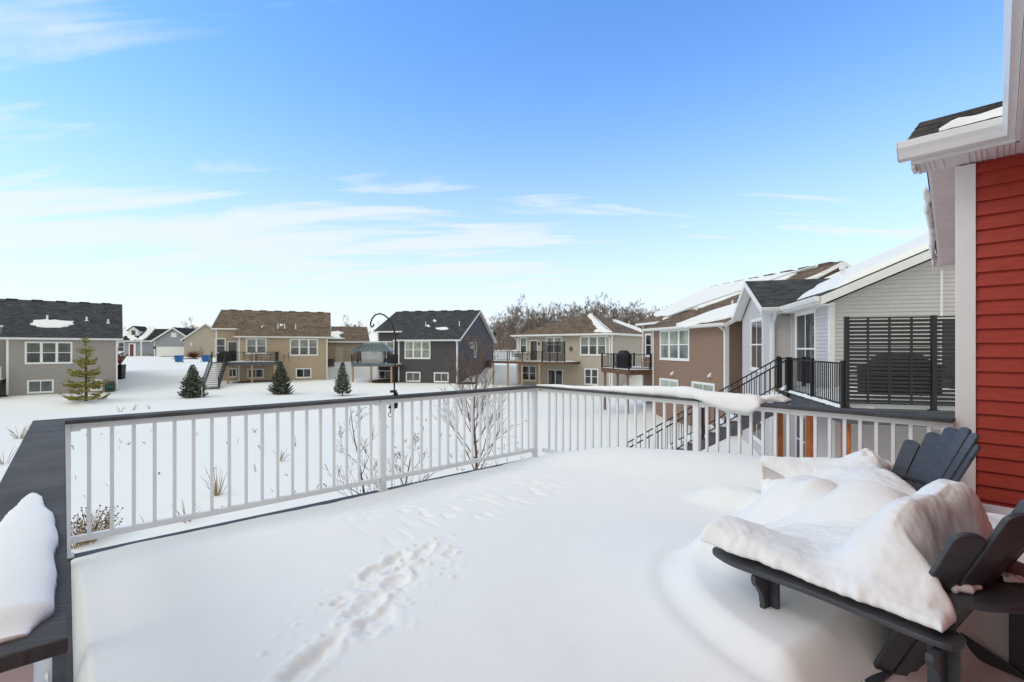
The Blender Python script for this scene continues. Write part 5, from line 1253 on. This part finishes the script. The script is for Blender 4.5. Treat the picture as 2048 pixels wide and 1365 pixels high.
def snow_blob(name, label, ells, vox=.022, base=None, disp=.03, seed=0, lumps=()):
    mb = MB()
    for (c, rx, ry, rz_, an) in ells:
        R = Matrix.Translation(Vector(c)) @ Matrix.Rotation(an, 4, 'Z'); mb.T = R; mb.sphere((0, 0, 0), 1.0, 20, 14, (rx, ry, rz_)); mb.T = None
    base = base or tuple(ells[0][0])
    o = build(name, mb, SNOW, None, smooth=True, off=base, loc=base); tag(o, label, 'snow')
    r_ = o.modifiers.new('r', 'REMESH'); r_.mode = 'VOXEL'; r_.voxel_size = vox*.6; r_.use_smooth_shade = True
    s_ = o.modifiers.new('s', 'SMOOTH'); s_.factor = .8; s_.iterations = 26
    tx = bpy.data.textures.new('lumps', 'CLOUDS'); tx.noise_scale = .16; tx.noise_depth = 3
    d_ = o.modifiers.new('d', 'DISPLACE'); d_.texture = tx; d_.strength = disp; d_.mid_level = .5; d_.texture_coords = 'LOCAL'
    t2_ = bpy.data.textures.new('crumbs', 'CLOUDS'); t2_.noise_scale = .035; t2_.noise_depth = 4
    d2x = o.modifiers.new('d2', 'DISPLACE'); d2x.texture = t2_; d2x.strength = disp*.28; d2x.mid_level = .5; d2x.texture_coords = 'LOCAL'
    return o
def chair_snow(label, cf, x0, x1, y0, y1, top, zbot, seed, n=(120, 110), er=.085, jag=.02):
    """one sheet of snow over a chair: height field top(x, y) in chair coordinates, closed underneath"""
    nx_, ny_ = n; base = cf(0, .3, .5); vs_ = []; bt = []
    for j in range(ny_+1):
        for i in range(nx_+1):
            u, v = i/nx_, j/ny_; x = x0(v)+(x1(v)-x0(v))*u; y = y0(u)+(y1(u)-y0(u))*v
            e = min((x-x0(v)), (x1(v)-x), (y-y0(u)), (y1(u)-y))
            bd_ = 1-min(1, e/.06)
            x2 = x+jag*bd_*(nz3(y*9, seed)+.6*nz3(y*31, seed+3)); y2 = y+jag*.35*bd_*nz3(x*6, seed+7)
            k = min(1, max(0, e/er)); k = math.sqrt(1-(1-k)**2); zb = zbot(x, y); zt_ = top(x, y)
            zt_ += .010*nz3(x*4, y*4, seed)+.006*nz3(x*11, y*11, seed)+.0022*nz3(x*40, y*40, seed)+bd_*.010*nz3(x*26, y*26, seed)
            p_ = cf(x2, y2, zb+(zt_-zb)*k); dn = mnoise.noise_vector(p_*6)*.014+mnoise.noise_vector(p_*19)*.0045+mnoise.noise_vector(p_*48)*.0028
            vs_.append(p_+dn*min(1, k*1.5+.25))
    m = MB(); W1 = nx_+1
    m.add(vs_, [(j*W1+i, j*W1+i+1, (j+1)*W1+i+1, (j+1)*W1+i) for j in range(ny_) for i in range(nx_)])
    ring = [i for i in range(nx_+1)]+[j*W1+nx_ for j in range(1, ny_+1)]+[ny_*W1+i for i in range(nx_-1, -1, -1)]+[j*W1 for j in range(ny_-1, 0, -1)]
    q = len(m.v); low = [m.v[r_]-Vector((0, 0, .012)) for r_ in ring]; c = sum(low, Vector())/len(low); m.v += low+[c]; L_ = len(ring)
    m.f += [[ring[i], q+i, q+(i+1) % L_, ring[(i+1) % L_]] for i in range(L_)]+[[q+(i+1) % L_, q+i, q+L_] for i in range(L_)]
    o = build('snow_pile', m, SNOW, None, smooth=True, off=tuple(base), loc=tuple(base)); return tag(o, label, 'snow')
def g2(x, y, cx, cy, sx_, sy_): return math.exp(-((x-cx)/sx_)**2-((y-cy)/sy_)**2)
def top1(x, y):
    z = .625+.055*sm(.25, .75, y)*sm(-.1, -.42, x)        # thicker towards the tip of the near arm
    z -= .10*sm(.35, .85, y)*sm(-.30, .0, x)
    z += .24*(1-sm(.17, .40, y+.05*nz3(x*3, 1)))*sm(-.42, -.12, x)*(1-.25*sm(.2, .5, x))      # wall of snow against the back slats
    z += .07*g2(x, y, -.30, .12, .16, .14)
    z += .06*sm(.15, .42, x)
    z -= .03*g2(x, y, -.10, .48, .22, .16)
    if y < .14: z -= (.14-y)*.9*sm(-.35, -.2, x)*.8; z += .05*nz3(x*5, y*3, 5)*sm(-.3, -.1, x)
    return z
chair_snow('thick heap of snow filling the seat and arms of the nearest adirondack chair', c1, lambda v: -.475-.06*v, lambda v: .50, lambda u: -.07+.11*sm(.12, .25, u), lambda u: .76+.10*math.sin(u*PI), top1,
           lambda x, y: .603 if x < -.34 else .603-.20*sm(-.34, -.1, x)*sm(.5, .8, y)-.1*sm(-.34, -.2, x), 3, jag=.016)
def top2(x, y):
    z = .655-.14*sm(.35, .9, y)*sm(.45, .2, x)-.05*sm(.0, -.5, x)
    z += .10*g2(x, y, .30, .16, .16, .12)*(1+.6*nz3(x*14, y*14, 3)); z += .05*g2(x, y, -.2, .3, .3, .3)
    z -= .06*g2(x, y, .1, .55, .2, .2)
    return z
chair_snow('snow heaped on the seat and arms of the adirondack chair beside the red house corner', c2, lambda v: -.58, lambda v: .50, lambda u: .06-.10*sm(.8, .95, u), lambda u: .70+.20*math.sin(u*PI*.8), top2,
           lambda x, y: .603 if x > .34 else .603-.33*sm(.34, .10, x), 9, jag=.03, er=.20)
m = MB(); rnd = random.Random(8)
# small crumbs left on the dark back support of the near chair
for k_, (a_, b_, lb_) in enumerate((((1895, 1160), .07, 'crumbly snow scrap on the left part of the curved chair support'), ((1925, 1175), .05, 'small snow scrap beside the heap on the curved chair support'), ((2022, 1158), .035, 'tiny snow scrap on the right part of the curved chair support'))):
    c = at(a_[0], a_[1], .645); E_ = [((c.x+random.uniform(-b_, b_), c.y+random.uniform(-b_, b_)*.7, .645+random.uniform(0, .01)), b_*random.uniform(.10, .38), b_*random.uniform(.10, .30), random.uniform(.008, .02), random.uniform(0, 3)) for _ in range(22)]
    snow_blob('snow_scrap', lb_, E_, vox=.007, base=(c.x, c.y, .645), disp=.012)

# ================================================================== feeder on its pole
YP = 5.05
def fp(px, py, y=YP): r = ray(px, py); return Vector((r.x*y, y, EYE+r.z*y))
pt = empty('feeder_pole', tuple(fp(788, 815)), 0, 'black shepherd hook pole clamped to the left back railing', 'hook pole')
po_ = tuple(fp(788, 815))
m = MB().tube([fp(*q) for q in ((787.5, 822), (788, 800), (789, 760), (790.5, 715), (791.5, 685), (790, 668), (785.5, 651), (778, 638.5), (769, 631), (760, 627.5), (751, 630), (744.5, 637), (741.3, 646), (741.5, 652), (744.5, 654.5), (747.5, 652), (747, 648))], .0085, 8)
build('pole', m, BLACK, pt, off=po_, smooth=True)
m = MB(); c = fp(787, 797); m.box(c.x-.03, c.x+.03, c.y-.03, c.y+.03, ZC+.031, ZC+.055).box(c.x+.015, c.x+.045, c.y-.015, c.y+.015, ZC-.12, ZC+.03).box(c.x-.05, c.x+.04, c.y-.02, c.y+.02, ZC-.14, ZC-.115)
m.tube([(c.x-.035, c.y, ZC-.19), (c.x-.035, c.y, ZC-.03)], .006, 6); m.tube([(c.x-.06, c.y, ZC-.05), (c.x+.08, c.y, ZC-.03)], .005, 6)
build('clamp', m, BLACK, pt, off=po_)
m = MB(); m.tube([Vector((c.x-.035, c.y, ZC-.21))+Vector((math.cos(a)*.022, 0, math.sin(a)*.022)) for a in [2*PI*i/14 for i in range(15)]], .004, 6); build('clamp_ring', m, BLACK, pt, off=po_)
fc = fp(746.5, 730); fz = fc.z
ft = empty('bird_feeder', tuple(fc), math.radians(6), 'clear hopper bird feeder with teal metal roof hanging from the shepherd hook', 'bird feeder')
build('tray', MB().box(-.20, .20, -.13, .13, -.012, .006).box(-.20, .20, -.135, -.131, -.013, .02), TEALR, ft)
hp = MB()
for sg in (-1, 1): hp.extr([(-.105, sg*.055, .007), (.105, sg*.055, .007), (.105, sg*.095, .165), (-.105, sg*.095, .165)], (0, sg*.004, 0))
hp.extr([(-.105, -.055, .007), (-.105, .055, .007), (-.105, .095, .165), (-.105, -.095, .165)], (-.004, 0, 0)); hp.extr([(.105, -.055, .007), (.105, .055, .007), (.105, .095, .165), (.105, -.095, .165)], (.004, 0, 0))
build('hopper_pane', hp, PLEX, ft)
m = MB(); vs_ = []
for j in range(7):
    for i in range(13): u, v = i/12*2-1, j/6*2-1; vs_.append((u*.10, v*.058, .008+.055*(1-u*u*.6)*(1-v*v*.4)+.004*nz3(u*6, v*6)))
m.add(vs_, [(j*13+i, j*13+i+1, (j+1)*13+i+1, (j+1)*13+i) for j in range(6) for i in range(12)]); build('seed', m, SEEDM, ft, smooth=True)
rf = MB()
def rp(a, b, c_, d_):
    rf.extr([a, b, c_, d_], (0, 0, -.005))
for sg in (-1, 1):
    rp((-.225, sg*.15, .150), (.225, sg*.15, .150), (.13, sg*.045, .215), (-.13, sg*.045, .215))
    for i in range(9): x = -.19+i*.0475; xx = x*.6; rf.bar((x, sg*.148, .155), (xx, sg*.05, .218), .007, .007)
    rp((sg*.225, -.15, .150), (sg*.225, .15, .150), (sg*.13, .045, .215), (sg*.13, -.045, .215))
rf.box(-.13, .13, -.046, .046, .212, .219); rf.extr([(-.10, -.04, .220), (-.10, .04, .220), (-.10, 0, .242)], (.2, 0, 0))
build('roof', rf, TEALR, ft)
for sg in (-1, 1):
    cg = MB()
    for i in range(5): y = -.055+i*.0275; cg.bar((sg*.118, y, .008), (sg*.135, y, .155), .003, .003); cg.bar((sg*.158, y, .008), (sg*.165, y, .155), .003, .003)
    for i in range(6): z = .015+i*.027; cg.bar((sg*.16, -.056, z), (sg*.16, .056, z), .003, .003); cg.bar((sg*.12, -.056, z), (sg*.16, -.056, z), .003, .003)
    cg.bar((sg*.19, -.12, 0), (sg*.17, -.10, .155), .005, .005); build('suet_cage', cg, BLACK, ft)
hk = Vector((fp(744.5, 654).x-fc.x, 0, fp(744.5, 654).z-fz))
build('hanger_wire', MB().tube([(-.10, 0, .22), hk, (.10, 0, .22)], .0018, 5), BLACK, ft)
pp_ = fp(793, 707); pass

# ================================================================== trees
def bough(mb, p, d, L, r, lev, rnd, spread=.6, up=.25, n=5, kids=(4, 6), minr=.004, tw=None):
    """one tapered wandering limb with side shoots"""
    pts = [p.copy()]; q = p.copy(); dd = d.normalized()
    for i in range(n):
        dd = (dd+Vector((rnd.uniform(-1, 1), rnd.uniform(-1, 1), rnd.uniform(-1, 1)))*.13+Vector((0, 0, up*.12))).normalized(); q = q+dd*L/n; pts.append(q.copy())
    rs = [max(minr, r*(1-.85*i/n)) for i in range(n+1)]
    mb.tube(pts, rs, 5 if r > .02 else 3, False)
    if lev <= 0: return
    k = rnd.randint(*kids)
    for i in range(k):
        f_ = rnd.uniform(.25, .97); j = int(f_*n); base = pts[j].lerp(pts[min(j+1, n)], f_*n-j)
        ax = Vector((rnd.uniform(-1, 1), rnd.uniform(-1, 1), rnd.uniform(-.3, 1))); ax = (ax-dd*ax.dot(dd)).normalized()
        nd = (dd*(1-spread*.5)+ax*spread+Vector((0, 0, up))).normalized()
        bough(mb, base, nd, L*rnd.uniform(.38, .62)*(1.1-f_*.4), max(minr, rs[j]*.6), lev-1, rnd, spread, up, max(3, n-1), kids, minr)
def young_tree(loc, h, label, seed, nb, spread, stems=1, barkm=BARKR, r0=.045, ang=.55, low=.22, lev=2, lean=0, kids=(4, 7), minr=.0035, lf=.42):
    rnd = random.Random(seed); t = empty('bare_tree', loc, 0, label, 'tree'); tr_ = MB(); cr = MB()
    for s_ in range(stems):
        d = Vector((lean+rnd.uniform(-.1, .1)*(stems > 1)+(s_-(stems-1)/2)*.35, rnd.uniform(-.08, .08), 1)); n = 10; pts = []; q = Vector((s_*.10, 0, -.1)); 
        for i in range(n+1): pts.append(q.copy()); q = q+(d+Vector((rnd.uniform(-.1, .1), rnd.uniform(-.1, .1), 0))).normalized()*h*(1-.12*s_)/n*.97
        rs = [r0*(1-.87*i/n) for i in range(n+1)]; tr_.tube(pts, rs, 8)
        for i in range(nb):
            f_ = low+(.97-low)*i/nb; j = int(f_*n); base = pts[j].lerp(pts[min(j+1, n)], f_*n-j); a = i*2.4+rnd.uniform(-.4, .4)
            nd = Vector((math.cos(a)*ang, math.sin(a)*ang, 1-.45*ang)); bough(cr, base, nd, h*lf*(1.15-f_)*rnd.uniform(.75, 1.15), rs[j]*.5, lev, rnd, spread, .2, 6, kids, minr)
    build('trunk', tr_, barkm, t, smooth=True); build('crown', cr, barkm, t)
    return t
g1 = Vector(((951-CX)/F*10.6, 10.6)); young_tree((g1.x, g1.y, gz(*g1)), 4.55, 'slender bare tree with upswept reddish twigs behind the left railing, right one', 11, 30, .42, r0=.048, ang=.50, low=.30, lf=.46, minr=.0026)
g2 = Vector(((744-CX)/F*8.6, 8.6)); young_tree((g2.x, g2.y, gz(*g2)), 3.35, 'small crooked bare tree beside the middle railing post, left one', 5, 12, .62, stems=2, barkm=BARK, r0=.032, ang=.8, low=.22, lf=.42, kids=(3, 4), minr=.0028)

def spruce(loc, h, w_, label, seed, m=SPR, dens=1.0, gap=.0, nl=.055, bare=0):
    rnd = random.Random(seed); t = empty('spruce_tree' if m is SPR else 'pine_tree', loc, 0, label, 'tree')
    build('trunk', MB().tube([(0, 0, -.3), (0, 0, h*.5), (0, 0, h*.98)], [h*.022, h*.013, .006], 7), BARK, t)
    cr = MB(); nb = int(150*dens)
    for i in range(nb):
        f_ = (i+.5)/nb; z = h*(.05+bare+(.93-bare)*f_)
        if gap: z += gap*math.sin(z*2*PI/(h*.17))*.5
        R_ = w_/2*(1-f_)**.85*rnd.uniform(.78, 1.12)+.05; a = i*2.399+rnd.uniform(-.3, .3)
        dirv = Vector((math.cos(a), math.sin(a), .10+.45*f_)); ppp = [Vector((0, 0, z))]; n = 6
        for k in range(1, n+1): u = k/n; ppp.append(Vector((0, 0, z))+dirv*R_*u+Vector((0, 0, -.22*R_*math.sin(u*PI*.9)+.10*R_*u*u)))
        cr.tube(ppp, [.012]*n+[.004], 3, False)
        m_ = max(5, int(R_*33*dens))
        for k in range(m_):
            u = rnd.uniform(.12, 1)**.8; j = min(n-1, int(u*n)); b = ppp[j].lerp(ppp[j+1], u*n-j)
            side = Vector((-math.sin(a), math.cos(a), 0))*rnd.choice((-1, 1)); l = R_*(.34*(1-u)+.10)+.05
            e = b+side*l*rnd.uniform(.5, 1)+dirv*l*.7+Vector((0, 0, rnd.uniform(-.02, .05)))
            d = (e-b); nr = Vector((rnd.uniform(-1, 1), rnd.uniform(-1, 1), rnd.uniform(-.2, 1))).normalized()
            for c_ in range(3):
                s0 = b+d*(c_/3); s1 = b+d*((c_+1.2)/3); wv = d.cross(nr).normalized()*nl*rnd.uniform(.5, 1.0); cr.add([s0-wv*.4, s0+wv*.4, s1+wv, s1-wv*.7+Vector((0, 0, .015))], [(0, 1, 2, 3)])
    build('crown', cr, m, t); return t
def gp(px, y): p = aty(px, y); return (p.x, p.y, gz(p.x, p.y))
spruce(gp(385, 37), 2.6, 1.85, 'wide low spruce in the snow left of the tan house stairs', 1)
spruce(gp(561, 39), 2.75, 1.75, 'cone shaped spruce in front of the tan house deck', 2)
spruce(gp(685, 38.5), 2.75, 1.35, 'narrow spruce with gaps near its trunk, left of the charcoal house deck', 3, dens=.85, bare=.04)
spruce(gp(172, 34), 4.7, 2.55, 'yellow green pine with sparse layered boughs before the taupe house', 4, m=PINE, dens=.60, gap=.6, nl=.06, bare=.02)

# woodland behind, individual bare trees
def wood_tree(h, seed):
    rnd = random.Random(seed); t = empty('bare_tree', (0, 0, 0)); tr_ = MB(); cr = MB(); n = 8; pts = []; q = Vector((0, 0, -.5))
    for i in range(n+1): pts.append(q.copy()); q = q+Vector((rnd.uniform(-.12, .12), rnd.uniform(-.12, .12), 1)).normalized()*h/n*.9
    rs = [.16*(1-.8*i/n) for i in range(n+1)]; tr_.tube(pts, rs, 5, False)
    for i in range(15):
        f_ = .22+.75*i/15; j = int(f_*n); a = rnd.uniform(0, 6.3); nd = Vector((math.cos(a)*.75, math.sin(a)*.75, .8)); bough(cr, pts[j], nd, h*.36*(1.2-f_*.7)*rnd.uniform(.7, 1.2), rs[j]*.55, 3 if seed % 1 == 0 else 2, rnd, .6, .22, 4, (4, 5), .014)
    build('trunk', tr_, BARKG, t); build('crown', cr, BARKG, t); return t
protos = [wood_tree(12.5, 40+i) for i in range(5)]
rnd = random.Random(17); used = [0]*5
spots = []
for row, (yy, n_) in enumerate(((98, 30), (106, 32), (114, 32), (124, 30))):
    for i in range(n_):
        px = 955+400*(i+rnd.uniform(.1, .9))/n_; spots.append((px, yy+rnd.uniform(-3, 3), rnd.uniform(.70, .88)*(1.0 if 1020 < px else .82)*(1-.0004*max(0, px-1200))))
for px, y, k in ((372, 128, .75), (384, 125, .8), (396, 130, .7), (378, 135, .8), (390, 138, .75), (690, 100, .66), (700, 96, .7), (712, 92, .66), (722, 90, .55), (695, 110, .7), (707, 108, .68), (718, 104, .6), (729, 99, .5)): spots.append((px, y, k))
for i, (px, y, k) in enumerate(spots):
    q = i % 5; t = protos[q] if not used[q] else copy_tree(protos[q]); used[q] = 1
    p = aty(px, y); t.location = (p.x, p.y, gz(p.x, p.y)-.3); t.rotation_euler = (0, 0, rnd.uniform(0, 6.28)); t.scale = (k, k, k*rnd.uniform(.92, 1.1))
    if px > 900: tag(t, 'bare leafless tree in the brown woodland beyond the houses', 'tree', 'bare trees of the woodland behind the houses')
    elif px > 500: tag(t, 'bare tree beyond the gap between the tan garage wing and charcoal house', 'tree', 'bare trees seen between the tan and charcoal houses')
    else: tag(t, 'bare tree beyond the roofs of the blue grey garage and tan end wall', 'tree', 'bare trees behind the far garage roofs')
# brush below the woodland
m = MB(); rnd = random.Random(9)
for i in range(5200):
    px = rnd.uniform(940, 1360); y = rnd.uniform(92, 118); p = aty(px, y); z = gz(p.x, p.y); h = rnd.uniform(1.0, 4.6); dx = rnd.uniform(-.6, .6); w_ = rnd.uniform(.02, .05)
    m.add([(p.x-w_, p.y, z-.2), (p.x+w_, p.y, z-.2), (p.x+dx, p.y+rnd.uniform(-.5, .5), z+h)], [(0, 1, 2)])
    if i % 2: m.add([(p.x+dx*.4, p.y, z+h*.4), (p.x+dx*.4+w_, p.y, z+h*.4), (p.x-dx*1.3, p.y, z+h*.85)], [(0, 1, 2)])
tag(build('brush', m, BARKG), 'tangle of brown brush under the bare woodland trees', 'brush', kind='stuff')
# small shrub and sapling by the far garage, dry shrub by the charcoal wall
young_tree(gp(402, 70), 2.6, 'thin bare sapling right of the blue bins beside the tan house', 6, 14, .5, r0=.03, minr=.012, lev=1)
young_tree(gp(240, 52), 3.6, 'thin bare sapling against the blue grey house wall', 7, 10, .5, r0=.035, minr=.012, lev=1, lf=.3)
# ball shrub of red twigs
m = MB(); rnd = random.Random(2)
for i in range(260):
    d = Vector((rnd.uniform(-1, 1), rnd.uniform(-1, 1), rnd.uniform(.05, 1.3))).normalized(); m.tube([(0, 0, 0), d*rnd.uniform(.8, 1.35)], [.03, .012], 3, False)
sp = gp(386, 83); tag(build('shrub', m, mat('red_twigs', (.16, .07, .05), .9, .1), loc=sp), 'round leafless reddish shrub beside the white garage door', 'shrub')

# dry weeds poking through the snow
m = MB(); sd = MB(); rnd = random.Random(12)
def tuft(px, py, n, h, sp_, seedy=0, zg=None):
    p = at(px, py, -2.78)
    for i in range(n):
        a = rnd.uniform(0, 2*PI); r_ = rnd.uniform(0, sp_*.35); b = Vector((p.x+math.cos(a)*r_, p.y+math.sin(a)*r_, 0)); b.z = gz(b.x, b.y); hh = h*rnd.uniform(.4, 1); tip = b+Vector((math.cos(a)*sp_*rnd.uniform(.3, 1), math.sin(a)*sp_*rnd.uniform(.3, 1), hh)); mid = b.lerp(tip, .5)+Vector((0, 0, hh*.12))
        w_ = .004+.0004*b.y; m.tube([b, mid, tip], [w_, w_*.8, w_*.35], 3, False)
        if rnd.random() < seedy: sd.sphere(tip, .018, 5, 4); sd.sphere(mid.lerp(tip, .5)+Vector((rnd.uniform(-.05, .05), 0, 0)), .015, 5, 4)
tuft(176, 1085, 60, .75, .42, .7); tuft(150, 1095, 20, .8, .3, .7); tuft(205, 1070, 35, .6, .35, .8); tuft(40, 875, 14, .7, .5); tuft(60, 865, 6, .5, .4); tuft(8, 925, 10, .6, .5)
tuft(434, 992, 22, .9, .35); tuft(372, 1045, 10, .5, .4); tuft(560, 925, 10, .5, .3); tuft(240, 830, 4, .5, .35, .4); tuft(265, 828, 3, .5, .3, .4); tuft(300, 826, 3, .4, .3, .3)
for i in range(60):
    px = rnd.uniform(20, 760); py = rnd.uniform(835, 1080); tuft(px, py, rnd.choice((1, 1, 2, 4)), rnd.uniform(.08, .34), .12, .5)
for i in range(60): tuft(rnd.uniform(760, 1060), rnd.uniform(815, 960), rnd.choice((1, 2, 3)), rnd.uniform(.08, .25), .12, .3)
o = build('dry_grass', m, GRASSM); tag(o, 'dry tan weeds and grass stems poking through the yard snow', 'grass', kind='stuff')
o = build('dry_grass', sd, SEED); tag(o, 'tiny dark seed heads scattered over the yard snow', 'grass', kind='stuff')
# thin stake by the first spruce
p = gp(404, 34); tag(build('stake', MB().tube([(0, 0, -.2), (.0, 0, 1.1)], .015, 6), WHITE, loc=p), 'thin white marker stake in the snow right of the wide low spruce', 'stake')
